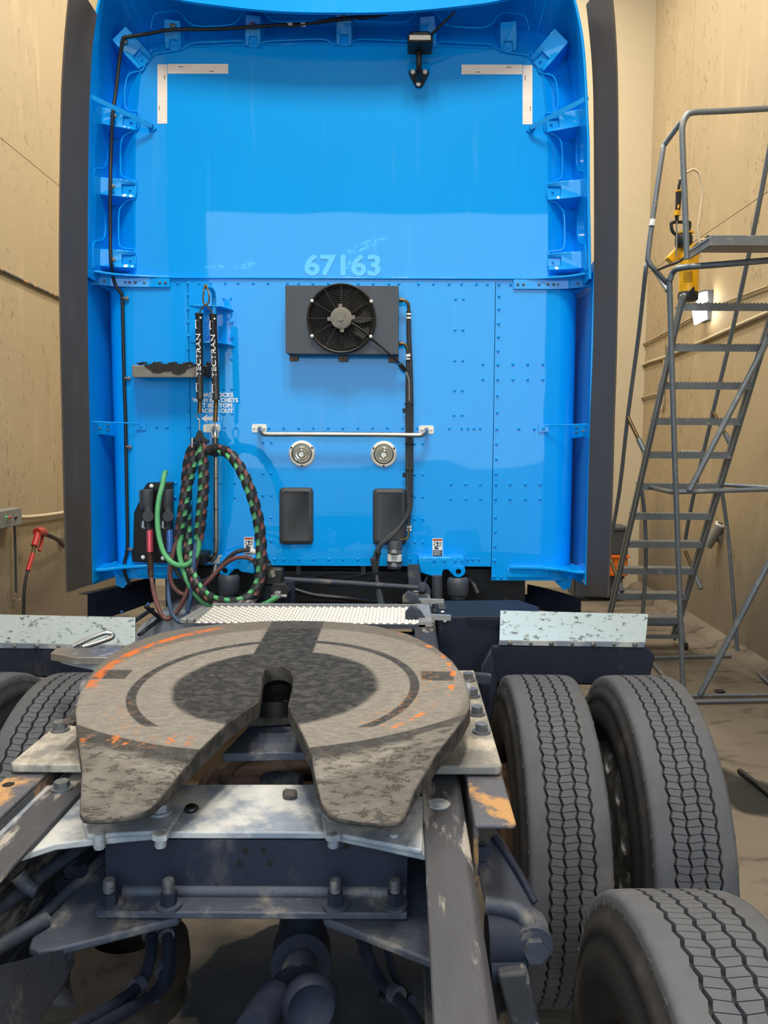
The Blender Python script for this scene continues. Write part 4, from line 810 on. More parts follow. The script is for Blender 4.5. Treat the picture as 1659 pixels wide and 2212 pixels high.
g = G(); g.tube([P(158, 1396, 2.72), P(195, 1379, 2.74), P(228, 1367, 2.76), P(243, 1371, 2.76), P(238, 1379, 2.74), P(200, 1392, 2.70), P(178, 1398, 2.68)], .0085, 8, 5); part('pull_loop', g, M_alu, rh)
# --- rear crossmember of the mount: pale bent plate over a deep dark channel
cm = hub('mount_crossmember', ch, (0, 1.5, .95)); zp = 1.047
g = G(); g.prism([Pz(u, v, zp) for u, v in ((-60, 1880), (120, 1822), (215, 1811), (368, 1797), (700, 1798), (740, 1806), (818, 1822), (920, 1845), (925, 1692), (640, 1694), (400, 1694), (-60, 1694))], (0, 0, -.014)); part('cover_plate', g, M_galv, cm, bev=.003, label='pale dusty grey cover plate')
g = G()
for q in (((188, 1803), (366, 1793), (402, 1735), (250, 1720), (175, 1760)), ((700, 1795), (912, 1836), (915, 1720), (690, 1720))): g = G(); g.prism([Pz(u, v, zp + .011) for u, v in q], (0, 0, -.010)); part('wing_plate', g, M_galv, cm, bev=.003)
yf = Pz(545, 1800, zp).y; x0, x1 = P(226, 1850, yf).x, P(880, 1850, yf).x; zlo = P(550, 1935, yf).z
g = G(); g.box(((x0 + x1) / 2, yf + .012, (zp - .016 + zlo) / 2), (x1 - x0, .016, zp - .016 - zlo)); part('channel_web', g, M_navy, cm)
yl = P(550, 1985, 1).y
def PzY(v, z): return Pz(550, v, z).y
yn = PzY(1972, zlo); g = G(); x0l = Pz(206, 1970, zlo).x; x1l = Pz(880, 1970, zlo).x
g.box(((x0l + x1l) / 2, (yn + yf + .02) / 2, zlo - .006), (x1l - x0l, yf + .02 - yn, .014)); g.cyl((x0 + .03, yf + .004, zlo + .006), (x1, yf + .004, zlo + .006), .012, n=10); part('channel_flange', g, M_navyd, cm, bev=.003)
g = G()
for u, v in ((530, 1838), (569, 1838), (518, 1865), (583, 1865), (748, 1829)): g.lathe([(.0065, 0), (.0001, 0)], P(u, v, yf + .0035), (0, 1, 0), 14, False)
part('web_holes', g, M_hole, cm, kind='stuff')
for u, v in ((237, 1945), (365, 1945), (724, 1945), (853, 1945)):
    b = Pz(u, v + 12, zlo + .003); h = hub('flange_stud', cm, b); g = G(); g.cyl(b, b + Vector((0, 0, .005)), .024, n=18); part('stud_washer', g, M_navyd, h); g = G(); g.tube([b, b + Vector((0, 0, .028))], .0155, 6, 1, smooth=False); part('stud_nut', g, M_navy, h)
    g = G(); g.cyl(b + Vector((0, 0, .028)), b + Vector((0, 0, .052)), .0095, n=10)
    for i in range(4): g.cyl(b + Vector((0, 0, .029 + .0055 * i)), b + Vector((0, 0, .032 + .0055 * i)), .0108, n=10)
    part('stud_thread', g, M_bolt, h)
for u, v, hd in ((347, 1756, 1), (720, 1757, 1), (215, 1800, 0), (851, 1800, 0)):
    b = Pz(u, v, zp + .012) if hd else P(u, 1800, yf - .035); h = hub('cover_bolt', cm, b)
    if hd: g = G(); g.hexbolt(b, (0, 0, 1), .016, .02); part('bolt_head', g, M_galv, h)
    t0 = P(u, 1799, yf - .028); t1 = P(u, 1829 if hd else 1832, yf - .028); g = G(); 
    if hd: g.tube([t0, t0.lerp(t1, .4)], .0155, 6, 1, smooth=False)
    g.cyl(t0, t1, .0095, n=10)
    for i in range(5): g.cyl(t0.lerp(t1, .44 + .11 * i), t0.lerp(t1, .49 + .11 * i), .0108, n=10)
    part('bolt_thread', g, M_galv, h)
# gussets under the channel
for nm, q in (('l', ((226, 1850), (395, 1850), (392, 1975), (384, 1983), (120, 2050), (82, 2055), (62, 2046), (70, 2020))), ('r', ((880, 1850), (975, 1850), (990, 2095), (965, 2088), (700, 1984), (697, 1976)))):
    z = zlo - .016; g = G(); g.prism([Pz(u, v, z) for u, v in q], (0, 0, -.016)); part('gusset_plate', g, M_navyd, cm, bev=.004)
# --- under-frame: hoses, shafts, air springs, axles
for pts_ in ([(322, 1985, 1.6), (327, 2030, 1.55), (322, 2080, 1.5), (300, 2130, 1.45), (250, 2170, 1.35), (150, 2230, 1.2), (80, 2290, 1.1)], [(357, 1990, 1.6), (362, 2050, 1.55), (355, 2110, 1.5), (330, 2150, 1.45), (280, 2180, 1.35), (180, 2240, 1.2), (100, 2310, 1.1)], [(370, 1990, 1.62), (372, 2060, 1.57), (366, 2115, 1.52), (335, 2160, 1.46)], [(783, 2010, 1.7), (795, 2060, 1.65), (818, 2110, 1.6), (850, 2150, 1.5), (890, 2190, 1.4), (930, 2260, 1.3)], [(830, 2025, 1.7), (842, 2070, 1.65), (858, 2120, 1.6), (890, 2160, 1.5)], [(775, 2010, 1.72), (790, 2075, 1.66), (826, 2140, 1.6), (826, 2158, 1.55), (870, 2160, 1.5)]):
    rad = .012 if len(pts_) > 5 else .009
    g = G(); g.tube([P(*p) for p in pts_], rad, 8, 5); part('brake_hose', g, M_navy, ch)
g = G()
for a, b in (((350, 2105, 1.51), (358, 2085, 1.53)), ((290, 2135, 1.44), (305, 2125, 1.455)), ((862, 2152, 1.48), (850, 2145, 1.5)), ((320, 2000, 1.58), (325, 2020, 1.56)), ((355, 2000, 1.6), (359, 2022, 1.57))): g.cyl(P(*a), P(*b), .0175, n=12)
part('hose_sleeves', g, M_navyd, ch, kind='stuff')
ds = hub('interaxle_shaft', ch, P(655, 2060, 1.6))
g = G(); g.cyl(P(655, 1960, 1.85), P(652, 2050, 1.6), .055, n=24); g.cyl(P(652, 2045, 1.61), P(650, 2085, 1.53), .062, n=24); part('shaft_tube', g, M_navy, ds)
g = G(); g.cyl(P(650, 2080, 1.54), P(640, 2125, 1.46), .036, n=20); part('slip_spline', g, M_navyd, ds)
g = G(); g.lathe([(.0001, -.02), (.03, -.02), (.05, -.005), (.052, .02), (.042, .03), (.030, .018), (.0001, .018)], P(668, 2165, 1.36), (.25, -1, .25), 24, False); g.tube([P(640, 2115, 1.47), P(615, 2135, 1.43), P(590, 2165, 1.40)], .03, 10, 4); g.tube([P(645, 2115, 1.47), P(672, 2130, 1.42), P(705, 2160, 1.38)], .028, 10, 4); part('universal_joint', g, M_navy, ds)
g = G(); g.tube([P(600, 2150, 1.40), P(575, 2185, 1.36), P(548, 2230, 1.30)], .035, 12, 4); part('joint_yoke', g, M_navy, ds)
g = G(); a = P(285, 2085, 1.95); g.lathe([(.10, .10), (.145, .06), (.15, 0), (.145, -.03), (.12, -.045), (.135, -.07), (.14, -.10), (.11, -.125), (.0001, -.125)], a, (0, 0, 1), 32, False); part('air_spring', g, M_dkbr, ch)
g = G(); g.cyl((-.60, 2.49, .51), (.60, 2.49, .51), .075, n=20); part('drive_axle', g, M_navy, ch)
g = G(); g.lathe([(.0001, -.22), (.12, -.2), (.19, -.12), (.215, 0), (.19, .12), (.12, .2), (.0001, .22)], (.03, 2.42, .60), (0, 1, 0), 32, False)
g.torus((.03, 2.26, .60), (0, 1, 0), .20, .02, 40, 8); part('axle_differential', g, M_brown, ch)
g = G(); c = Pz(600, 1680, .78); 
for rr2, zz2 in ((.23, 0), (.20, .016), (.165, .026)): g.torus(c + Vector((.01, .02, zz2 - .03)), (0, 0, 1), rr2, .022, 44, 8)
g.lathe([(.24, -.09), (.24, -.03), (.15, .0), (.0001, .0)], c, (0, 0, 1), 40, False); part('differential_flange', g, M_brown, ch)
g = G(); g.tube([P(650, 1690, 1.80), P(600, 1682, 1.82), P(575, 1688, 1.84)], .02, 8, 3); part('air_fitting', g, M_navyd, ch)
g = G(); g.cyl((-.60, 1.2, .51), (.60, 1.2, .51), .075, n=20); part('drive_axle', g, M_navy, ch)
for y in (3.0, 4.2, 5.2): g = G(); g.box((0, y, ZR - .12), (.72, .08, .18)); part('frame_crossmember', g, M_navy, ch, bev=.005)
# left rail side: torque arms and clamps seen under the rail
for a, b, r in (((-40, 1990, 1.30), (225, 1790, 1.62), .013), ((60, 2010, 1.35), (260, 1820, 1.62), .012), ((-30, 2060, 1.25), (100, 1985, 1.35), .014)):
    g = G(); g.tube([P(*a), P(*b)], r, 10, 1); part('linkage_rod', g, M_navyd, ch)
g = G(); g.tube([P(38, 1890, 1.38), P(60, 1915, 1.38), P(80, 1925, 1.38)], .014, 10, 3); part('rod_clamp', g, M_navyd, ch)
for u, v in ((155, 1880), (135, 1910), (112, 1945), (95, 1975)): g = G(); g.hexbolt(P(u, v, 1.50), (.9, -.4, .2), .014, .03); part('rail_bolt', g, M_navy, ch)
g = G(); g.prism([P(-20, 2090, 1.10), P(160, 2045, 1.32), P(130, 2110, 1.32), P(-20, 2300, 1.0)], (0, 0, -.03)); part('frame_flange', g, M_navyd, ch)
# right suspension hanger
sh = hub('suspension_hanger', ch, P(1090, 1950, 1.35))
g = G(); g.prism([P(u, v, y) for u, v, y in ((1018, 1808, 1.52), (1068, 1803, 1.55), (1118, 1880, 1.50), (1152, 1945, 1.46), (1168, 1990, 1.42), (1168, 2010, 1.40), (1130, 2005, 1.40), (1120, 1985, 1.40), (1095, 1972, 1.40), (1050, 1965, 1.40))], (0, .05, 0)); part('hanger_casting', g, M_navyd, sh, bev=.01, seg=3)
g = G(); g.tube([P(1068, 1806, 1.54), P(1120, 1885, 1.49), P(1155, 1950, 1.45)], .008, 8, 4); part('hanger_edge_rib', g, M_navy, sh)
g = G(); g.tube([P(1050, 1955, 1.39), P(1095, 1962, 1.38), P(1122, 1972, 1.37), P(1140, 1995, 1.36), P(1148, 2030, 1.35)], .017, 10, 4); part('hanger_lug', g, M_navyd, sh)
g = G(); g.cyl(P(1052, 2030, 1.38), P(1132, 2030, 1.38), .055, n=28); part('bushing_barrel', g, M_navy, sh)
g = G(); c = P(1152, 2045, 1.34); g.cyl(c + Vector((0, .06, 0)), c, .036, n=24); g.hexbolt(c, (.1, -1, .1), .022, .022); part('pivot_bolt', g, M_navyd, sh)
g = G(); g.tube([P(1060, 2090, 1.34), P(1135, 2088, 1.34)], .024, 14, 1); part('spring_seat_tube', g, M_navy, sh)
g = G(); g.prism([P(u, v, 1.30) for u, v in ((1075, 2108), (1140, 2100), (1175, 2240), (1110, 2240))], (0, .06, 0)); part('trailing_arm', g, M_rail, sh, bev=.006)
for u, v in ((1040, 1838), (1042, 1870)): g = G(); g.hexbolt(P(u, v, 1.50), (0, -1, .3), .014, .025); part('hanger_bolt', g, M_navy, sh)
g = G(); g.prism([P(970, 2060, 1.55), P(990, 2060, 1.55), P(990, 2215, 1.45), P(970, 2215, 1.45)], (0, .05, 0)); part('hanger_plate', g, M_navy, sh)
# --- behind-cab frame parts
dp = hub('deck_plate', ch, (0, 3.2, ZR + .04)); zd = 1.075
ya, yb = 2.98, Pz(640, 1309, zd).y; xl, xr = Pz(455, 1312, zd).x, Pz(916, 1320, zd).x
g = G(); g.box(((xl + xr) / 2, (ya + yb) / 2, zd - .012), (xr - xl, yb - ya, .016)); part('deck_sheet', g, M_cond, dp); g = G(); g.bar((xl, yb, zd - .006), (xr, yb, zd - .006), .02, .03); g.bar((xr, ya, zd - .002), (xr, yb, zd - .002), .05, .02); part('deck_edge', g, M_alud, dp)
g = G(); ny, nx = 15, 30
for i in range(ny):
    for j in range(nx):
        x = xl + .015 + (xr - xl - .03) * (j + (.5 if i % 2 else 0)) / nx; y = ya + .012 + (yb - ya - .02) * i / ny
        q = [g.v((x - .0145, y, zd - .003)), g.v((x, y - .008, zd - .003)), g.v((x + .0145, y, zd - .003)), g.v((x, y + .008, zd - .003)), g.v((x, y + .001, zd + .006))]
        for a, b in ((0, 1), (1, 2), (2, 3), (3, 0)): g.f([q[a], q[b], q[4]])
part('deck_grip_teeth', g, M_alud, dp, kind='stuff')
g = G(); z = 1.04
for i in range(4):
    a = Pz(395 + 16 * i, 1342, z); b = Pz(440 + 14 * i, 1316, z); g = G(); g.bar(a, b, .026, .02); part('step_bar', g, M_alud, dp, bev=.003)
for u, v in ((884, 1298), (892, 1333)):
    h = hub('deck_hinge', dp, Pz(u, v, zd)); g = G(); c = Pz(u, v + 6, zd); g.prism([c + Vector(q) for q in ((-.03, 0, 0), (.055, 0, 0), (.03, 0, .035), (-.005, 0, .055), (-.03, 0, .03))], (0, .03, 0)); part('hinge_ear', g, M_navyd, h, bev=.004)
    g = G(); g.bar(c + Vector((.04, .015, .01)), c + Vector((.15, .015, .006)), .02, .02); part('hinge_arm', g, M_alud, h)
ya_ = 3.62
g = G(); g.prism([P(604, 1256, 3.60), P(637, 1256, 3.60), P(637, 1309, 3.60), P(548, 1309, 3.60), P(548, 1250, 3.60)], (0, .02, 0)); skt = part('socket_panel', g, M_navy, ch, bev=.003)
g = G(); c = P(606, 1274, 3.59); k = 3.6 / F; g.prism([c + Vector((a * k, 0, b * k)) for a, b in ((-22, 2), (-14, 16), (10, 17), (26, 2), (12, -14), (-12, -14))], (0, -.035, 0)); part('socket_housing', g, M_blk, skt, bev=.004)
g = G(); g.box(P(603, 1287, 3.55), (.075, .03, .013)); g.box(P(600, 1284, 3.54), (.03, .03, .03)); part('socket_plug', g, M_alu, skt, bev=.003)
g = G()
for u, v in ((561, 1262), (555, 1290), (624, 1300), (568, 1295)): g.lathe([(.006, 0), (.0001, 0)], P(u, v, 3.598), (0, 1, 0), 12, False)
part('panel_holes', g, M_hole, skt, kind='stuff')
g = G(); g.box(P(590, 1245, 3.62), (.10, .05, .085)); part('air_manifold', g, M_blk, skt, bev=.012)
lr = hub('lateral_rod', ch, P(760, 1260, 3.66))
g = G(); g.tube([P(604, 1251, 3.70), P(760, 1260, 3.68), P(905, 1270, 3.66)], .013, 12, 1); part('rod_bar', g, M_navyd, lr)
g = G(); g.prism([P(u, v, 3.65) for u, v in ((901, 1268), (906, 1261), (915, 1259), (924, 1264), (930, 1275), (930, 1296), (922, 1296), (920, 1282), (908, 1281), (902, 1275))], (0, .03, 0)); g.hexbolt(P(912, 1271, 3.648), (0, -1, 0), .016, .016); part('rod_bracket', g, M_navyd, lr, bev=.003)
for u0, u1, v0, v1, nm in ((471, 518, 1240, 1287, 'cab_air_spring'), (965, 1013, 1246, 1290, 'cab_air_spring')):
    a = P((u0 + u1) / 2, v0, 3.84); b = P((u0 + u1) / 2, v1, 3.84); k = 3.84 / F; r = (u1 - u0) / 2 * k; d = b - a
    g = G(); g.lathe([(r * .7, 0), (r * .95, .01), (r * 1.0, .03), (r * .97, d.length * .8), (r * .85, d.length * .92), (r * .7, d.length * .94), (r * .72, d.length * 1.05), (.0001, d.length * 1.05)], a, d, 28, False); part(nm, g, M_cond, ch)
g = G(); g.cyl(P(944, 1243, 3.86), P(945, 1300, 3.86), .027, n=20); part('cab_shock_absorber', g, M_cond, ch)
g = G(); g.tube([P(1008, 1246, 3.95), P(1022, 1262, 3.95), P(1033, 1285, 3.9)], .018, 10, 4); part('air_hose', g, M_blk, ch)
g = G(); g.tube([P(930, 1280, 3.75), P(918, 1262, 3.8), P(925, 1245, 3.9), P(935, 1240, 3.95)], .007, 8, 4); part('thin_air_line', g, M_blk, ch)
g = G(); g.box((0.0, 4.05, 1.02), (.80, .06, .16)); g.box((-.0, 4.3, .95), (1.9, .4, .3)); part('engine_bay_shade_panel', g, M_blk, ch)  # added black blocks standing in for the shade beneath the cab
g = G(); g.tube([P(630, 1272, 3.75), P(680, 1286, 3.75), P(740, 1292, 3.75), P(800, 1300, 3.7), P(850, 1306, 3.6)], .012, 8, 5); g.tube([P(690, 1284, 3.8), P(760, 1294, 3.8), P(860, 1305, 3.7)], .008, 8, 4); part('transmission_hose', g, M_blkg, ch)
for pts_ in ([(640, 1262), (700, 1240), (770, 1238), (850, 1245)], [(650, 1245), (720, 1252), (800, 1240), (880, 1250)], [(700, 1262), (780, 1256), (868, 1232)]): g = G(); g.tube([P(u, v, 4.0) for u, v in pts_], .006, 6, 5); part('engine_harness', g, M_greyh, ch)
for u in (645, 785): g = G(); g.box(P(u, 1230, 4.0), (.024, .02, .05)); part('cab_floor_clip', g, M_cond, ch)
g = G(); g.prism([P(u, v, 3.75) for u, v in ((880, 1220), (905, 1220), (915, 1300), (885, 1300))], (0, .02, 0)); part('frame_upright', g, M_navyd, ch)
# after-treatment / battery box right of the frame
bb = hub('battery_box', ch, (.7, 3.4, .8)); zt2 = 1.075
q = [Pz(933, 1297, zt2), Pz(1120, 1295, zt2), Pz(1165, 1310, zt2), Pz(1165, 1330, zt2), Pz(947, 1331, zt2)]
g = G(); g.prism(q, (0, 0, -.36)); part('box_body', g, M_navy, bb, bev=.010, seg=3)
g = G(); q2 = [p + Vector((0, -.004, 0)) for p in (P(1005, 1331, q[4].y), P(1165, 1331, q[4].y), P(1165, 1341, q[4].y), P(1012, 1341, q[4].y))]; g.prism(q2, (0, -.006, 0)); part('box_lid_edge', g, M_navy, bb, bev=.002)
g = G(); g.prism([Pz(u, v, zt2 + .002) for u, v in ((945, 1304), (960, 1304), (964, 1316), (949, 1316))], (0, 0, .001)); part('box_label', g, M_brass, bb)
g = G()
for u, v in ((949, 1298), (956, 1322)): g.dome(Pz(u, v, zt2 + .001), (0, 0, 1), .008, .005)
g.dome(P(961, 1341, q[4].y), (0, -1, 0), .008, .006); part('box_screws', g, M_white, bb, kind='stuff')
g = G(); g.box((.45, 3.25, .93), (.03, .06, .28)); part('box_bracket', g, M_rail, bb)
g = G(); g.tube([Pz(900, 1345, 1.02), Pz(935, 1360, 1.02)], .015, 8, 1); g.bar(P(1010, 1462, 2.9), P(1060, 1466, 2.9), .04, .03); part('box_strap', g, M_navyd, bb)
# dark fairing skirts under the cab corners
g = G(); g.prism([P(189, 1283, 3.95), P(333, 1250, 4.3), P(333, 1300, 4.3), P(260, 1326, 4.05), P(189, 1345, 3.95)], (0, .02, 0)); g.prism([P(170, 1282, 3.93), P(189, 1283, 3.95), P(333, 1249, 4.3), P(320, 1248, 4.3)], (0, 0, -.004)); sk = part('chassis_skirt', g, M_navy, ch)
g = G()
for u, v, m in ((263, 1322, 0), (320, 1305, 0)): g.dome(P(u, v, 4.0), (0, -1, 0), .010, .006)
part('skirt_bolts', g, M_bluan, sk, kind='stuff')
g = G(); g.prism([P(1140, 1263, 4.3), P(1255, 1292, 3.95), P(1255, 1330, 3.95), P(1165, 1318, 4.1), P(1100, 1284, 4.3), P(1140, 1285, 4.3)], (0, .02, 0)); g.prism([P(1140, 1262, 4.3), P(1255, 1292, 3.95), P(1277, 1297, 3.93), P(1180, 1270, 4.3)], (0, 0, -.004)); part('chassis_skirt', g, M_navy, ch)
g = G(); g.tube([P(1095, 1258, 4.2), P(1093, 1295, 4.1)], .012, 8, 1); part('skirt_stay', g, M_rail, ch)
# speckled aluminium tank at left
g = G(); g.cyl((-.77, 3.74, .68), (-.77, 4.4, .68), .275, n=40); tk = part('fuel_tank', g, M_tank, ch, bev=.02)
g = G(); g.cyl((-.77, 4.34, .68), (-.77, 4.42, .68), .29, n=40); part('tank_strap', g, M_brown, tk)
for q in (((300, 1372), (355, 1330)), ((285, 1345), (330, 1315)), ((315, 1310), (345, 1335))): g = G(); g.bar(P(*q[0], 3.6), P(*q[1], 3.75), .02, .01); part('tank_bracket', g, M_navy, ch)
# --- quarter fenders with stainless anti-sail panels
for s in (0, 1):
    sg = 1 if s else -1; h = hub('quarter_fender', TK, (sg * .97, 3.05, 1.0)); yq = 3.05
    if s: pz = [(1081, 1319), (1400, 1327), (1394, 1388), (1079, 1383)]; st = [(1079, 1383), (1394, 1387), (1392, 1399), (1077, 1394)]; fd = [(1062, 1394), (1400, 1396), (1416, 1418), (1405, 1466), (1380, 1482), (1060, 1478), (1052, 1440)]
    else: pz = [(-40, 1327), (292, 1334), (292, 1393), (-40, 1388)]; st = [(-40, 1388), (292, 1393), (292, 1404), (-40, 1400)]; fd = [(-60, 1399), (290, 1402), (310, 1420), (310, 1470), (250, 1475), (-60, 1455)]
    g = G(); a = [P(*pz[0], yq + .05), P(*pz[1], yq + .05), P(*pz[2], yq), P(*pz[3], yq)]; g.prism(a, (0, .006, 0)); part('stainless_panel', g, M_polish, h, label='pale speckled stainless splash panel')
    g = G(); g.prism([P(u, v, yq - .004) for u, v in st], (0, .008, 0)); o = part('panel_strip', g, M_galv, h, bev=.002)
    g = G()
    for i in range(7):
        t = (i + .5) / 7; p = P(st[0][0] + (st[1][0] - st[0][0]) * t, st[0][1] + (st[1][1] - st[0][1]) * t + 6, yq - .005); g.dome(p, (0, -1, 0), .008 if i % 2 else .011, .006)
    part('strip_bolts', g, M_bolt, o, kind='stuff')
    g = G(); a = [P(u, v, yq) for u, v in fd]; g.prism(a, (0, .02, 0)); part('fender_face', g, M_navy, h, bev=.012, seg=3)
    g = G(); n = 14; x0, x1 = (.66, 1.27); rr = .60
    rows = [[Vector((sg * x, 2.49 + rr * math.cos(t), .51 + rr * math.sin(t))) for x in (x0 - .03, x0, x1, x1 + .02)] for t in [R(-8 + 34 * i / n) for i in range(n + 1)]]
    for row in rows: row[0].y -= .0; row[0].z -= .02; row[3].z -= .02
    g.strip(rows); part('fender_arch', g, M_navy, h, solid=.008)
g = G(); g.prism([P(1040, 1440, 2.95), P(1062, 1400, 3.0), P(1075, 1480, 2.95), P(1045, 1640, 2.9)], (0, .05, 0)); part('fender_skirt', g, M_navy, h, bev=.008)

# ---------------------------------------------------------------- wheels
RT = .502
def tread_mesh():
    """five-rib drive tread: two solid shoulders, three rows of siped blocks between zigzag grooves"""
    g = G(); NP = 80; NA = NP * 2; tops = RT; bot = RT - .016
    lines = [-.060, -.0205, .0205, .060]; gw = .0032; amp = .0030
    def zig(k, ph): return amp * (1 if (k + ph) % 2 else -1)
    def pt(x, a, r): return Vector((x, math.cos(a) * r, math.sin(a) * r))
    da = 2 * math.pi / NA
    for row in range(3):
        for k in range(NA):
            s = .0009 / RT; sk = (.10 if row != 1 else -.10) * da
            a0, a1 = k * da + s, (k + 1) * da - s
            xl0, xl1 = lines[row] + gw + zig(k, row), lines[row] + gw + zig(k + 1, row); xr0, xr1 = lines[row + 1] - gw + zig(k, row + 1), lines[row + 1] - gw + zig(k + 1, row + 1)
            c = 1.6e-3
            lo = [pt(xl0, a0 - sk, bot), pt(xr0, a0 + sk, bot), pt(xr1, a1 + sk, bot), pt(xl1, a1 - sk, bot)]
            hi = [pt(xl0 + c * .4, a0 - sk, tops), pt(xr0 - c * .4, a0 + sk, tops), pt(xr1 - c * .4, a1 + sk, tops), pt(xl1 + c * .4, a1 - sk, tops)]
            vl = [g.v(p) for p in lo]; vh = [g.v(p) for p in hi]; g.f(vh)
            for i in range(4): g.f([vl[i], vl[(i + 1) % 4], vh[(i + 1) % 4], vh[i]])
            # notch blocks where the sipes meet the groove
    for sg, li in ((-1, 0), (1, 3)):
        rings = []
        for k in range(NA):
            a = k * da; xi = lines[li] + sg * gw + zig(k, li)
            rings.append([g.v(pt(xi, a, bot)), g.v(pt(xi + sg * .0008, a, tops)), g.v(pt(sg * .098, a, tops - .002)), g.v(pt(sg * .109, a, tops - .006)), g.v(pt(sg * .1125, a, tops - .014)), g.v(pt(sg * .114, a, tops - .028))])
        for k in range(NA):
            A, B_ = rings[k], rings[(k + 1) % NA]
            for i in range(5): g.f([A[i], A[i + 1], B_[i + 1], B_[i]])
        for k in range(0, NA, 4):   # wear-bar lugs on the shoulder edge
            a = (k + .3) * da; c = pt(sg * .1140, a, tops - .026); t = Vector((0, -math.sin(a), math.cos(a))); r = Vector((0, math.cos(a), math.sin(a)))
            q = [g.v(c + t * i * .006 + r * j * .008 + Vector((sg * kx, 0, 0))) for kx in (0, .0012) for i, j in ((-1, -1), (1, -1), (1, 1), (-1, 1))]
            g.f(q[4:]); 
            for i in range(4): g.f([q[i], q[(i + 1) % 4], q[4 + (i + 1) % 4], q[4 + i]])
    return g
def casing():
    g = G(); pr = [(RT - .0155, -.11), (RT - .0155, .11), (RT - .03, .1145), (RT - .05, .122), (RT - .053, .125), (RT - .075, .1295), (RT - .079, .128), (RT - .10, .1355), (RT - .14, .139), (RT - .17, .136), (RT - .174, .133), (RT - .20, .125), (RT - .215, .112), (RT - .215, .09), (RT - .20, .09), (RT - .20, -.09), (RT - .215, -.09), (RT - .215, -.112), (RT - .20, -.125), (RT - .174, -.133), (RT - .17, -.136), (RT - .14, -.139), (RT - .10, -.1355), (RT - .079, -.128), (RT - .075, -.1295), (RT - .053, -.125), (RT - .05, -.122), (RT - .03, -.1145), (RT - .0155, -.11)]
    g.lathe(pr, (0, 0, 0), (1, 0, 0), 80, False)
    return g
def rimmesh(sg):
    g = G(); g.lathe([(.312, -.115), (.295, -.11), (.285, -.08), (.27, -.05), (.27, .05), (.285, .08), (.295, .11), (.312, .115)], (0, 0, 0), (1, 0, 0), 48, False)
    NH = 10; ns = 20; x = sg * .125
    for h in range(NH):      # disc with hand holes
        a0 = 2 * math.pi * h / NH; half = math.pi / NH; rc, rh_ = .225, .030; ro, ri = .285, .165; outer = []; inner = []
        for i in range(ns):
            t = 2 * math.pi * i / ns; d = (math.cos(t), math.sin(t)); inner.append((rc + rh_ * d[0], a0 + rh_ * d[1] / rc))
            m = max(abs(d[0]), abs(d[1])); outer.append(((ro + ri) / 2 + (ro - ri) / 2 * d[0] / m, a0 + half * d[1] / m))
        vi = [g.v((x + sg * .0, math.cos(a) * r, math.sin(a) * r)) for r, a in inner]; vo = [g.v((x - sg * (.012 if r > .225 else 0), math.cos(a) * r, math.sin(a) * r)) for r, a in outer]; vb = [g.v((x - sg * .018, math.cos(a) * r, math.sin(a) * r)) for r, a in inner]
        for i in range(ns): j = (i + 1) % ns; g.f([vi[i], vi[j], vo[j], vo[i]]); g.f([vi[i], vi[j], vb[j], vb[i]])
    g.lathe([(.168, x), (.05, x + sg * .004), (.0001, x + sg * .004)], (0, 0, 0), (1, 0, 0), 40, False)
    return g
wp = None
def wheel(x, y, sg, dark=False, rot=0, dust=None):
    global wp
    mt = Matrix.Translation((x, y, RT)) @ Matrix.Rotation(rot, 4, 'X'); h = bpy.data.objects.new('wheel', None); h.location = (x, y, RT); h.empty_display_size = .1; link(h, TK)
    if wp is None:
        a = part('tread', tread_mesh(), M_tyre, h, mtx=mt, kind='stuff'); b = part('tire_casing', casing(), None, h, mtx=mt, mats=[M_side]); wp = (a, b)
    else: copyobj(wp[0], h, mt); copyobj(wp[1], h, mt)
    part('rim', rimmesh(sg), M_brown if dark else M_alu, h, mtx=mt)
    if dark: g = G(); g.cyl((x - sg * .16, y, RT), (x + sg * .02, y, RT), .21, n=36); part('brake_drum', g, M_brown, h)
    g = G(); g.cyl((x - .02 * sg, y, RT), (x + .13 * sg, y, RT), .12, n=24); part('wheel_hub', g, M_navy, h)
wheel(.768, 2.49, 1, True, .1); wheel(1.105, 2.49, -1, False, .33); wheel(.812, 1.175, 1, True, .2); wheel(-.76, 2.49, -1, True, .05); wheel(-1.10, 2.49, 1, False, .4)

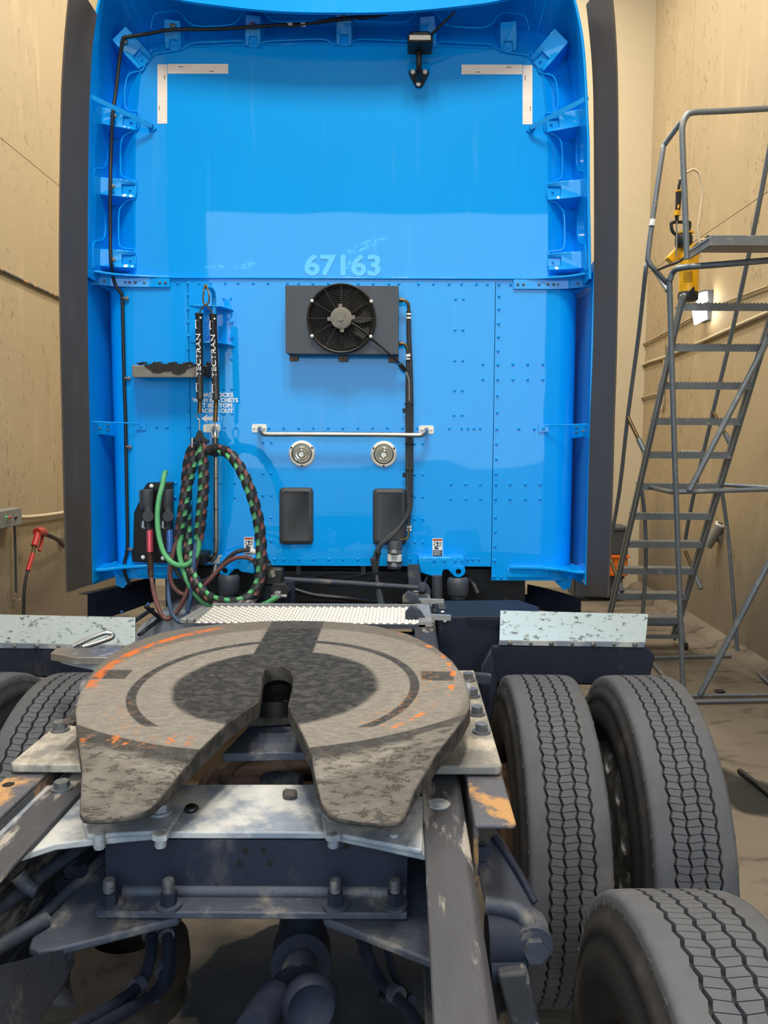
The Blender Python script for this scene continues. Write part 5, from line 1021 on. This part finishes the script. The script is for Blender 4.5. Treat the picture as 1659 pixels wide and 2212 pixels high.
# ================================================================ HANGING HOSES (things on the truck)
YH = 3.70
for nm, top_, bot_, tip, lab, spr in (('a', (430, 677), (432, 862), None, 'black spring hanger holding the hose clamp plate, shorter spring and nearer the foam holder', (431, 892)), ('b', (460, 679), (467, 864), None, 'black spring hanger over the white arrow, clipped to the looped hose bundle', (465, 911))):
    t = thing('spring_hose_hanger', lab, 'hose hanger', P(*bot_, YH), 'tube covered spring hangers')
    a, b = P(top_[0], top_[1], YH), P(bot_[0], bot_[1], YH); d = b - a
    g = G(); g.lathe([(.012, 0), (.0185, .0), (.0185, .006), (.0165, .01), (.0165, d.length - .01), (.018, d.length - .008), (.018, d.length), (.012, d.length)], a, d, 20, False); part('cover_tube', g, M_blk, t)
    g = G(); e = P(spr[0], spr[1], YH); L_ = (e - b).length; n = int(L_ / .0034)
    hp = []; fr = frames([b, e])[0]
    for i in range(n * 8 + 1): tt = i / (n * 8); an_ = 2 * math.pi * i / 8; hp.append(b.lerp(e, tt) + (fr[1] * math.cos(an_) + fr[2] * math.sin(an_)) * .0105)
    g.tube(hp, .0015, 4, 1); g.cyl(b, e, .009, n=12); part('coil_spring', g, M_brass, t)
    g = G(); hk = P(443.5, 657, YH - .01); g.tube([hk, hk.lerp(a, .6) + Vector((.004 if nm == 'b' else -.004, 0, 0)), a + Vector((.002, 0, 0))], .003, 6, 4); part('wire_hook', g, M_brass, t)
    g = G(); 
    if nm == 'a':
        g.tube([P(428, 893, YH), P(424, 899, YH), P(429, 906, YH), P(433, 902, YH), P(434, 894, YH)], .002, 6, 4); g.tube([P(431, 905, YH), P(431, 932, YH)], .004, 8, 1); part('swivel_snap', g, M_steel, t)
    else:
        g.tube([P(459, 926, YH), P(457, 934, YH), P(461, 946, YH), P(466, 948, YH), P(471, 940, YH), P(470, 924, YH), P(464, 920, YH)], .004, 8, 4, True); g.tube([P(464, 911, YH), P(464, 921, YH)], .0035, 6, 1); part('snap_hook', g, M_steel, t)
    X = (a - b).normalized(); ym = Vector((-1, 0, 0)); cen = a.lerp(b, .49) + Vector((-.001, -.0172, 0))
    text('tube_lettering', 'TECTRAN', M_wht, t, cen, X, (-1, 0, 0), w=d.length * .50, h=.022, bold=.015, ext=.0004, wrap=.0172)
    for f_, sgn in ((.13, 1), (.865, 1)):
        g = G(); c = a.lerp(b, f_) + Vector((-.004, -.0172, 0)); w2, h2 = .010, .018
        for p, q in (((-w2, h2), (-w2, -h2)), ((-w2, -h2), (w2, -h2)), ((w2, -h2), (w2, h2)), ((-w2, h2), (-w2 * .4, h2)), ((w2 * .4, h2 * .9), (w2, h2 * .9))): g.bar(c + Vector((p[0] * .8, abs(p[0]) * .25, p[1])), c + Vector((q[0] * .8, abs(q[0]) * .25, q[1])), .003, .0012, (0, 1, 0))
        part('tube_mark', g, M_wht, t)
    g = G(); g.dome(a + Vector((.010, -.013, -.022)), (.5, -1, 0), .005, .003, 10); part('tube_rivet', g, M_white, t)
    if nm == 'a':
        g = G(); g.tube([P(443, 617, YH + .01), P(440, 630, YH - .01), P(438.5, 646, YH - .012), P(441, 656, YH - .012), P(446, 658, YH - .012), P(451, 652, YH - .012), P(452, 640, YH - .012), P(449, 626, YH), P(446, 616, YH + .01)], .0042, 8, 4, True); part('carabiner', g, M_brass, t)
# hose set: red, blue and green lines in black spiral wrap
hs = thing('hose_set', 'spiral wrapped bundle of red, blue and green hoses looped below the spring hangers', 'hose bundle', P(430, 1300, 3.6))
def bundle(px, rad=.0245, pitch=.062, flip=1):
    pts = [P(u, v, y) for u, v, y in px]; path = spline(pts, 10); fr = frames(path); cum = [0]
    for a, b in zip(path, path[1:]): cum.append(cum[-1] + (b - a).length)
    tot = cum[-1]
    def at(s):
        s = max(0, min(tot - 1e-6, s)); i = next(i for i in range(len(cum) - 1) if cum[i + 1] >= s); t = (s - cum[i]) / max(1e-9, cum[i + 1] - cum[i])
        return path[i].lerp(path[i + 1], t), fr[i]
    for nm, m, si, bk in (('red_hose_run', M_redh, -flip, -.3), ('green_cable_run', M_green, flip, -.3), ('blue_hose_run', M_blueh, 0, .9)):
        g = G(); n = max(6, int(tot / .012)); hp = []
        for i in range(n + 1): p, f_ = at(tot * i / n); sd = f_[0].cross(Vector((0, -1, 0))).normalized(); nb = sd.cross(f_[0]); nb = nb if nb.y > 0 else -nb; hp.append(p + sd * si * .0115 + nb * bk * .011)
        g.tube(hp, .0118, 8, 1); part(nm, g, m, hs)
    g = G(); n = int(tot / pitch * 14); rows = []
    for i in range(n + 1):
        a = 2 * math.pi * i / 14; row = []
        for w in (0, .33, .66, 1): p, f_ = at(tot * i / n * (1 - .5 * pitch / tot) + w * pitch * .50); row.append(p + (f_[1] * math.cos(a) + f_[2] * math.sin(a)) * rad)
        rows.append(row)
    g.strip(rows); part('spiral_wrap', g, M_wrap, hs, solid=.0022, fix=False)
bundle([(436, 952, 3.70), (438, 985, 3.68), (440, 1010, 3.67), (440, 1050, 3.66), (437, 1090, 3.65), (433, 1130, 3.65), (430, 1165, 3.65)])
bundle([(428, 960, 3.72), (420, 985, 3.71), (411, 1020, 3.70), (402, 1060, 3.69), (396, 1100, 3.68), (390, 1135, 3.68), (386, 1165, 3.68)], flip=-1)
bundle([(445, 975, 3.68), (460, 970, 3.67), (478, 972, 3.64), (497, 982, 3.60), (517, 1008, 3.58), (537, 1050, 3.56), (550, 1090, 3.56), (559, 1130, 3.56), (564, 1175, 3.56), (565, 1215, 3.55), (562, 1250, 3.54), (550, 1278, 3.52), (530, 1295, 3.50), (505, 1302, 3.50), (478, 1300, 3.52), (455, 1292, 3.55), (437, 1278, 3.58), (425, 1262, 3.60), (414, 1235, 3.64), (408, 1200, 3.68), (404, 1150, 3.72), (402, 1100, 3.74), (403, 1040, 3.75), (409, 990, 3.75), (420, 965, 3.74)])
def hose(nm, m, px, r=.0105, lab=None):
    g = G(); g.tube([P(*p) for p in px], r, 10, 6); return part(nm, g, m, hs, label=lab)
hose('green_cable', M_green, [(430, 1160, 3.65), (428, 1190, 3.65), (413, 1214, 3.64), (392, 1222, 3.64), (370, 1214, 3.66), (352, 1190, 3.68), (342, 1150, 3.70), (340, 1110, 3.72), (344, 1075, 3.74), (351, 1048, 3.77), (355, 1025, 3.80), (358, 1020, 3.83)], .0125)
hose('blue_hose', M_blueh, [(426, 1163, 3.66), (420, 1200, 3.64), (417, 1240, 3.63), (413, 1285, 3.62), (404, 1325, 3.62), (395, 1342, 3.62), (384, 1341, 3.62), (372, 1325, 3.64), (365, 1295, 3.68), (364, 1255, 3.74), (366, 1220, 3.79), (366, 1195, 3.81)], .0105)
hose('red_hose', M_redh, [(433, 1165, 3.66), (426, 1205, 3.66), (415, 1245, 3.65), (400, 1288, 3.64), (385, 1318, 3.64), (370, 1334, 3.64), (358, 1337, 3.64), (346, 1322, 3.66), (335, 1292, 3.70), (328, 1255, 3.75), (325, 1225, 3.78), (324, 1198, 3.81)], .0105)
hose('green_cable', M_green, [(390, 1163, 3.68), (387, 1190, 3.67), (393, 1220, 3.66), (405, 1255, 3.64), (424, 1286, 3.62), (450, 1306, 3.60), (490, 1317, 3.58), (535, 1316, 3.56), (570, 1306, 3.54), (592, 1294, 3.53), (600, 1288, 3.53)], .0125)
hose('red_hose', M_redh, [(384, 1163, 3.68), (373, 1200, 3.68), (368, 1240, 3.68), (374, 1266, 3.68), (393, 1283, 3.67), (420, 1280, 3.66), (448, 1258, 3.66), (480, 1224, 3.66), (505, 1207, 3.64), (530, 1204, 3.63), (548, 1210, 3.62)], .0105)
hose('grey_hose', M_greyh, [(392, 1165, 3.70), (380, 1200, 3.72), (378, 1225, 3.72), (390, 1246, 3.72), (410, 1258, 3.71), (440, 1256, 3.70), (466, 1238, 3.69), (485, 1214, 3.68), (510, 1193, 3.66), (540, 1188, 3.65), (565, 1198, 3.65), (580, 1215, 3.63)], .0105)
g = G(); c0, c1 = P(541, 1189, 3.645), P(553, 1193, 3.645); g.tube([c0, c1], .013, 10, 1); part('tape_band', g, M_white, hs)
def coil(a, b, r, nm='spring_guard', wires=None):
    a, b = Vector(a), Vector(b); n = max(4, int((b - a).length / .0085)); fr = frames([a, b])[0]; hp = []
    for i in range(n * 8 + 1): t = i / (n * 8); an_ = 2 * math.pi * i / 8; hp.append(a.lerp(b, t) + (fr[1] * math.cos(an_) + fr[2] * math.sin(an_)) * r)
    g = G(); g.tube(hp, .0022, 4, 1); part(nm, g, M_brass, hs)
coil(P(324, 1197, 3.81), P(326, 1247, 3.755), .0135); coil(P(548, 1208, 3.62), P(558, 1228, 3.6), .013); coil(P(572, 1206, 3.64), P(588, 1236, 3.60), .0135)
g = G(); g.cyl(P(586, 1232, 3.60), P(590, 1246, 3.60), .016, n=12); g.tube([P(586, 1234, 3.6), P(589, 1245, 3.6)], .0185, 6, 1, smooth=False); part('hose_end_fitting', g, M_alu, hs)
cp = [P(u, v, 3.68) for u, v in ((431, 928), (436, 932), (441, 945), (452, 952), (448, 958), (440, 956), (420, 956), (412, 953), (410, 948), (421, 945), (426, 932))]
g = G(); g.prism(cp, (0, .012, 0)); part('clamp_plate', g, M_blkg, hs, bev=.003); g = G(); g.box(P(416, 957, 3.66), (.010, .02, .045)); part('clamp_pin', g, M_steel, hs, bev=.003)
g = G(); g.tube([P(452, 975, 3.67), P(462, 970, 3.665), P(473, 971, 3.65)], .0245, 12, 4); g.tube([P(465, 948, 3.70), P(465, 960, 3.685), P(465, 985, 3.66)], .014, 8, 3); part('hanger_strap', g, M_wrap, hs)

# ================================================================ LADDER
ld = thing('rolling_ladder', 'tall grey steel rolling ladder with railed platform beside the tan wall', 'ladder', (2.36, 6, 0))
def tb(nm, px, r=.0165, k=4, m=M_lad): g = G(); g.tube([p if isinstance(p, Vector) else P(*p) for p in px], r, 8, k); return part(nm, g, m, ld)
XL, XRr = 2.065, 2.665
for k in range(11):
    y, z = 6.6 - .15 * k, .26 + .238 * k; st = hub('step', ld, ((XL + XRr) / 2, y, z))
    g = G(); g.box(((XL + XRr) / 2, y + .07, z), (XRr - XL - .01, .15, .012)); g.box(((XL + XRr) / 2, y - .005, z - .017), (XRr - XL - .01, .006, .046)); part('step_tread', g, M_lad, st)
    g = G()
    for i in range(24): x = XL + .02 + (XRr - XL - .04) * i / 23; g.box((x, y + .002, z + .008), (.012, .012, .007))
    part('step_teeth', g, M_step, st, kind='stuff')
for x in (XL, XRr):
    for dy in (0, .075): g = G(); g.bar((x, 6.72 + dy, .05), (x, 5.06 + dy * .6, 2.70), .022, .035, (0, 1, 0)); part('stringer', g, M_lad, ld, bev=.004)
g = G(); g.box((2.37, 4.86, 2.95), (.60, .34, .012)); g.box((2.37, 4.69, 2.935), (.60, .012, .06)); g.box((2.08, 4.86, 2.935), (.012, .34, .06)); g.box((2.66, 4.86, 2.935), (.012, .34, .06)); part('platform', g, M_lad, ld, bev=.003)
tb('support_leg', [(1476, 1512, 5.28), (1458, 1000, 5.2), (1447, 640, 5.12), (1448, 605, 5.1), (1455, 587, 5.08), (1475, 578, 5.0), (1560, 571, 4.9), (1690, 560, 4.9)], .019, 5)
tb('support_leg', [(1385, 1050, 6.25), (1393, 1120, 6.28), (1395, 1220, 6.3), (1388, 1335, 6.35), (1386, 1420, 6.33)]); tb('support_leg', [(1558, 1050, 6.25), (1573, 1160, 6.28), (1583, 1280, 6.3), (1594, 1418, 6.33)])
tb('frame_tube', [(1380, 1047, 6.2), (1450, 1063, 5.3), (1456, 1063, 5.22), (1660, 1057, 5.22), (1720, 1055, 5.22)], k=1); tb('frame_tube', [(1556, 1047, 6.1), (1690, 1054, 5.9)], k=1)
tb('diagonal_brace', [(1700, 655, 5.2), (1489, 1060, 5.2)], .02, 1); tb('diagonal_brace', [Pz(1512, 1500, .03), P(1700, 1140, 5.22)], .022, 1)
tb('base_tube', [Pz(1400, 1421, .02), Pz(1597, 1416, .02)], .014, 1); tb('base_tube', [Pz(1480, 1503, .02), Pz(1700, 1500, .02)], .012, 1); tb('base_tube', [Pz(1480, 1516, .02), Pz(1700, 1512, .02)], .014, 1); tb('base_tube', [Pz(1597, 1416, .02), Pz(1690, 1502, .02)], .014, 1); tb('base_tube', [Pz(1400, 1421, .02), Pz(1478, 1510, .02)], .014, 1)
tb('handrail', [(1317, 1178, 6.7), (1338, 1060, 6.45), (1356, 900, 6.15), (1380, 720, 5.85), (1394, 592, 5.6), (1397, 574, 5.58), (1402, 571, 5.56), (1409, 576, 5.5), (1443, 628, 5.2)], k=3); tb('handrail', [(1478, 1178, 6.7), (1497, 1075, 6.45), (1540, 890, 6.15), (1585, 700, 5.8), (1632, 480, 5.35), (1668, 290, 5.1)], k=3)
tb('guard_rail', [(1441, 612, 5.15), (1412, 580, 5.1), (1402, 566, 5.1), (1400, 548, 5.1), (1416, 430, 5.1), (1432, 325, 5.1), (1436, 312, 5.1), (1470, 265, 5.0)], k=3); tb('guard_rail', [(1484, 560, 4.95), (1480, 450, 4.95), (1474, 300, 4.95), (1475, 270, 4.95), (1482, 252, 4.95), (1497, 243, 4.95), (1560, 240, 4.95), (1720, 231, 4.95)], .019, 3)
g = G(); g.tube([P(1408.5, 488, 5.09), P(1411, 474, 5.09)], .0185, 8, 1); part('white_tape_mark', g, M_white, ld)
for a, b in (((1355, 898, 6.15), (1393, 977, 6.0)), ((1539, 888, 6.15), (1582, 965, 6.0)), ((1314, 1195, 6.7), (1344, 1278, 6.5)), ((1480, 1190, 6.7), (1514, 1272, 6.5))): tb('rail_strut', [a, b], .015, 1, M_brass); g = G(); p = Vector(P(*b)); q = p.lerp(P(*a), .35); g.tube([p, q], .021, 8, 1); part('strut_sleeve', g, M_lad, ld)
g = G()
for z, y in ((.20, 6.66), (.10, 6.62)): g.bar((XL + .02, y, z), (XRr + .04, y, z), .03, .03)
g.bar((XRr + .05, 6.7, .22), (XRr + .05, 6.6, .0), .03, .03); g.bar((XL, 6.7, .22), (XL, 6.6, .0), .03, .03); part('caster_frame', g, M_lad, ld, bev=.003)
g = G()
for x in (2.28, 2.36): g.dome((x, 6.62, .165), (0, -1, 0), .018, .012, 10)
part('yellow_cap', g, M_yel, ld)
g = G()
for x in (XL, XRr + .05): g.cyl((x - .012, 6.58, .03), (x + .012, 6.58, .03), .03, n=16)
part('caster', g, M_blk, ld)
g = G(); g.prism([P(u, v, 6.02) for u, v in ((1472, 973), (1510, 973), (1510, 979), (1472, 980))], (0, .002, 0)); part('step_sticker', g, M_stick, ld)
# sprayer hung on the platform
sp = thing('pump_sprayer', 'yellow and black pump sprayer strapped to the ladder platform', 'sprayer', P(1485, 650, 5.3)); ky = 5.3 / F
def lz(nm, prof, m, u=1486, v0=650):
    o = P(u, v0, 5.3); g = G(); g.lathe([(r * ky, h * ky) for r, h in prof], o, (0, 0, 1), 28, False); return part(nm, g, m, sp)
lz('tank_base', [(.01, 0), (19, 0), (21, 4), (21, 14), (20, 18)], M_blk); lz('tank', [(20, 15), (20.5, 30), (20.5, 60), (20, 72), (18, 80), (20, 92), (16, 105), (8, 118)], M_yel)
lz('pump_collar', [(.01, 112), (16, 112), (18, 118), (18, 130), (16, 136), (.01, 137)], M_blk, 1472); lz('collar_ring', [(14, 136), (18.5, 137), (18.5, 140), (14, 141)], M_yel, 1474)
g = G(); g.prism([P(u, v, 5.3) for u, v in ((1441, 556), (1460, 535), (1478, 534), (1470, 560), (1452, 566))], (0, .06, 0)); part('tank_funnel', g, M_yel, sp, bev=.006)
g = G(); g.tube([P(1466, 512, 5.3), P(1453, 500, 5.3), P(1450, 484, 5.3), P(1454, 480, 5.3), P(1486, 480, 5.3), P(1490, 484, 5.3), P(1487, 500, 5.3), P(1476, 512, 5.3)], .011, 8, 3); part('pump_handle', g, M_blk, sp)
g = G(); g.prism([P(u, v, 5.235) for u, v in ((1500, 618), (1503, 648), (1490, 648), (1490, 628))], (0, .02, 0)); part('tank_trim', g, M_blk, sp)
g = G(); 
for i in range(6): g.bar(P(1476, 588 + 4 * i, 5.235), P(1496, 587 + 4 * i, 5.235), .0015, .003)
part('tank_print', g, M_brass, sp, kind='stuff')
g = G(); g.tube([P(1462, 478, 5.2), P(1461, 555, 5.2)], .0055, 8, 1); part('wand_tube', g, M_steel, sp)
g = G(); g.tube([P(1466, 412, 5.2), P(1465, 440, 5.2), P(1463, 462, 5.2)], lambda t: .019 - .003 * t, 10, 2); g.tube([P(1470, 388, 5.2), P(1467, 400, 5.2), P(1466, 412, 5.2)], .010, 8, 2); g.tube([P(1462, 464, 5.2), P(1462, 478, 5.2)], .012, 8, 1); part('wand_grip', g, M_blk, sp)
g = G(); g.tube([P(1463, 455, 5.19), P(1462.5, 466, 5.19)], .021, 10, 1); g.tube([P(1466, 411, 5.2), P(1466, 415, 5.2)], .021, 10, 1); g.bar(P(1466, 442, 5.17), P(1465, 450, 5.17), .012, .008); part('wand_collar', g, M_yel, sp)
g = G(); g.tube([P(1470, 390, 5.2), P(1476, 378, 5.2), P(1490, 369, 5.2), P(1501, 367, 5.2), P(1512, 378, 5.2), P(1518, 410, 5.2), P(1514, 450, 5.2), P(1508, 490, 5.2), P(1509, 515, 5.2), P(1516, 530, 5.2), P(1530, 535, 5.25), P(1538, 525, 5.25), P(1527, 517, 5.25), P(1512, 520, 5.25)], .0085, 8, 5); part('spray_tube', g, M_clear, sp)
g = G(); g.tube([P(1412, 586, 5.1), P(1440, 575, 5.1), P(1472, 562, 5.15), P(1500, 533, 5.2), P(1530, 510, 5.3)], .009, 6, 4); part('carry_strap', g, M_blk, sp)
# wall lamps
for u, v, s_, lab in ((1513, 644, .8, 'upper lit lamp on the tan wall behind the ladder steps'), (1509, 681, 1.0, 'lower lit lamp on the tan wall behind the ladder steps')):
    c = Px(u + 22, v + 2, XR); t = thing('wall_lamp', lab, 'lamp', c, 'twin wall lamps')
    d = .13 * s_; g = G(); g.prism([c + Vector((0, -.07, -.05)), c + Vector((0, .10, -.05)), c + Vector((0, .10, .07)), c + Vector((0, -.07, .07))], (-.10, 0, 0)); part('lamp_housing', g, M_cond, t, bev=.004)
    g = G(); q = [Px(u + a, v + b, XR - .11) for a, b in ((-14 * s_, -10 * s_), (13 * s_, -18 * s_), (14 * s_, 8 * s_), (-10 * s_, 20 * s_))]; g.prism(q, (.02, 0, 0)); part('lamp_face', g, M_lamp, t)
# wall cables
for nm, lab, px, r in (('wall_cable', 'upper thin tan cable sagging across the wall behind the ladder', [(1329, 766), (1345, 763), (1380, 748), (1420, 728), (1470, 700), (1530, 668), (1600, 640), (1659, 618)], .011), ('wall_cable', 'thick pale cable drooping along the wall behind the ladder', [(1324, 841), (1338, 834), (1355, 815), (1375, 797), (1400, 783), (1440, 770), (1515, 738), (1600, 700), (1665, 672)], .016), ('wall_cable', 'low cable ending in a hanging hook behind the ladder', [(1325, 873), (1345, 870), (1385, 860), (1420, 851), (1426, 858), (1429, 878), (1431, 886), (1433, 870), (1434, 800), (1436, 740)], .011)):
    g = G(); g.tube([Px(u, v, XR - .02) for u, v in px], r, 8, 5); tag(part(nm, g, M_cw if r > .012 else M_wall), lab, 'cable', 'cables along the tan wall')
t = thing('wall_pipe', 'short open-ended pipe stub bracketed to the tan wall below the ladder', 'pipe', Px(1540, 1160, XR))
g = G(); a, b = Px(1528, 1180, XR - .10), P(1557, 1131, 6.9); g.cyl(a, b, .042, n=24); part('pipe_body', g, M_foam, t); g = G(); d = (b - a).normalized(); g.lathe([(.044, -.02), (.046, 0), (.034, .001), (.034, -.03), (.0001, -.03)], b, d, 24, False); part('pipe_mouth', g, M_cream, t)
g = G(); g.cyl(b - d * .035, b + d * .0015, .033, n=20); part('pipe_bore', g, M_hole, t)
g = G(); g.bar(Px(1552, 1155, XR - .02), Px(1556, 1170, XR - .0), .06, .04); part('pipe_bracket', g, M_foam, t)
# crates in the far corner
def crate(nm, lab, q, y, m, cat, ribs=True):
    t = thing(nm, lab, cat, P((q[0] + q[2]) / 2, q[3], y)); a, b = P(q[0], q[3], y), P(q[2], q[1], y); w, h = b.x - a.x, b.z - a.z; dp_ = .35; th = .012
    g = G(); g.box((a.x + w / 2, y + th / 2, a.z + h / 2), (w, th, h)); g.box((a.x + w / 2, y + dp_, a.z + h / 2), (w, th, h)); g.box((a.x + th / 2, y + dp_ / 2, a.z + h / 2), (th, dp_, h)); g.box((b.x - th / 2, y + dp_ / 2, a.z + h / 2), (th, dp_, h)); g.box((a.x + w / 2, y + dp_ / 2, a.z + th), (w, dp_, th)); part('crate_body', g, m, t, bev=.004)
    g = G(); g.box((a.x + w / 2, y + dp_ / 2 - .006, b.z - .012), (w + .03, dp_ + .03, .03)); g.box((a.x + w / 2, y + dp_ / 2, b.z - .012), (w - .04, dp_ - .04, .04)); part('crate_lid', g, m, t, bev=.004)
    return t
crate('storage_crate', 'dark grey crate at the bottom of the corner stack beside the ladder', (1240, 1245, 1345, 1290), 8.55, M_cond, 'crate'); 
t = crate('storage_crate', 'orange crate with black marks in the middle of the corner stack', (1250, 1200, 1356, 1244), 8.5, M_org, 'crate')
crate('storage_crate', 'tall grey crate on top of the orange one in the corner', (1250, 1140, 1358, 1198), 8.5, M_grey, 'crate')
# left wall fittings
t = thing('switch_box', 'grey electrical switch box with conduit on the dirty wall', 'switch box', PLW(10, 1120))
a = PLW(-30, 1120, .06); g = G(); c = PLW(10, 1119, .05); g.box(c, (.10, .30, .13), -.05); part('box_case', g, M_foam, t, bev=.006)
for u, mm in ((13, M_green), (20, M_red), (33, M_blk)): g = G(); g.dome(PLW(u, 1118, .105), LWN, .014, .012, 12); part('box_button', g, mm, t)
g = G(); g.tube([PLW(u, v, .03) for u, v in ((38, 1117), (60, 1117), (100, 1113), (140, 1107), (200, 1098))], .016, 8, 4); part('conduit', g, M_cw, t)
t = thing('hook_cord', 'dark stretch cord hanging from the switch box with an S hook', 'cord', PLW(34, 1297, .03))
g = G(); g.tube([PLW(u, v, .03) for u, v in ((31, 1128), (33, 1180), (34, 1240), (35, 1281))], .009, 8, 4); part('cord_strap', g, M_greyh, t)
g = G(); g.tube([PLW(u, v, .03) for u, v in ((41, 1286), (36, 1281), (31, 1284), (36, 1287), (43, 1291), (41, 1297), (33, 1297), (29, 1293))], .0045, 8, 4); part('wire_hook', g, M_steel, t)
t = thing('air_gun', 'red air gun with black hose hooked on a pipe on the dirty wall', 'air gun', PLW(70, 1180, .1))
o_ = .14
g = G(); g.tube([PLW(80, 1150, o_), PLW(88, 1147, o_), PLW(94, 1152, o_)], .034, 10, 3); g.tube([PLW(83, 1150, o_), PLW(78, 1167, o_), PLW(74, 1180, o_)], .026, 10, 2); part('gun_body', g, M_red, t)
g = G(); g.tube([PLW(93, 1155, o_), PLW(89, 1175, o_), PLW(85, 1190, o_)], .013, 8, 2); part('gun_trigger', g, M_red, t)
g = G(); g.tube([PLW(95, 1153, o_), PLW(118, 1162, o_), PLW(128, 1169, .1), PLW(138, 1180, .05)], .017, 10, 3); part('gun_nozzle', g, M_blk, t)
g = G(); g.cyl(PLW(74, 1180, o_), PLW(71, 1196, o_), .014, n=10); part('gun_coupler', g, M_brass, t); g = G(); g.cyl(PLW(71, 1196, o_), PLW(60, 1233, o_), .018, n=10); part('hose_grip', g, M_red, t)
g = G(); g.tube([PLW(60, 1232, o_), PLW(55, 1255, o_), PLW(52, 1285, o_), PLW(51, 1330, o_), PLW(50, 1400, o_)], .012, 8, 4); part('gun_hose', g, M_blk, t)
t = thing('pipe_sleeve', 'round pipe sleeve opening in the wall behind the red air gun', 'pipe', PLW(128, 1163)); g = G(); g.lathe([(.045, 0), (.045, .05), (.036, .05), (.036, .0)], PLW(129, 1163), LWN, 20, False); part('sleeve_collar', g, M_steel, t); g = G(); g.lathe([(.036, .02), (.0001, .02)], PLW(129, 1163), LWN, 20, False); part('sleeve_bore', g, M_hole, t)
g = G(); g.tube([PLW(u, v, .015) for u, v in ((-20, 571), (0, 582), (60, 611), (93, 627), (124, 641), (180, 668))], .012, 8, 3); tag(part('wall_rail', g, M_rust), 'thin rusty rail running along the wall beside the rubber flap', 'rail')
# floor bits
g = G(); g.tube([Pz(u, v, .015) for u, v in ((1597, 1665), (1620, 1682), (1640, 1697), (1690, 1740))], .014, 8, 4); tag(part('floor_hose', g, M_blk), 'black hose lying on the stained floor beside the outer tyre', 'hose')
g = G(); g.bar(Pz(1632, 1441, .015), Pz(1676, 1463, .015), .03, .02); tag(part('wood_scrap', g, M_tape, bev=.004), 'pale wood scrap on the floor against the tan wall', 'scrap')
g = G(); g.bar(Pz(1546, 1493, .008), Pz(1564, 1493, .008), .05, .012); tag(part('rubber_scrap', g, M_blk, bev=.004), 'black rubber scrap on the floor between the ladder legs', 'scrap')
def lump(u, v, z, r, m, lab):
    g = G(); c = Pz(u, v, z); bmesh.ops.create_icosphere(g.b, subdivisions=2, radius=r)
    for q in g.b.verts: n = mnoise.noise(q.co * 60 + Vector((u, v, 0))); q.co *= 1 + .35 * n; q.co.z *= .6; q.co += c + Vector((0, 0, r * .4))
    tag(part('dirt_clod', g, m), lab, 'dirt clod')
lump(626, 1722, zp, .016, M_fwe, 'grey dirt clod lying between the ramps on the pale cover plate'); lump(416, 1752, zp, .015, M_blkg, 'small black dirt clod beside the bolted ramp tip on the cover plate')

# keep every piece within thing > part > sub-part
def depth(o): 
    d = 0
    while o.parent is not None: o = o.parent; d += 1
    return d
for _ in range(4):
    deep = [o for o in SC.objects if depth(o) >= 3]
    if not deep: break
    for p in {o.parent for o in deep if depth(o) == 3}:
        r = p
        while r.parent is not None: r = r.parent
        p.parent = r; p.matrix_parent_inverse = WM[r.name].inverted()
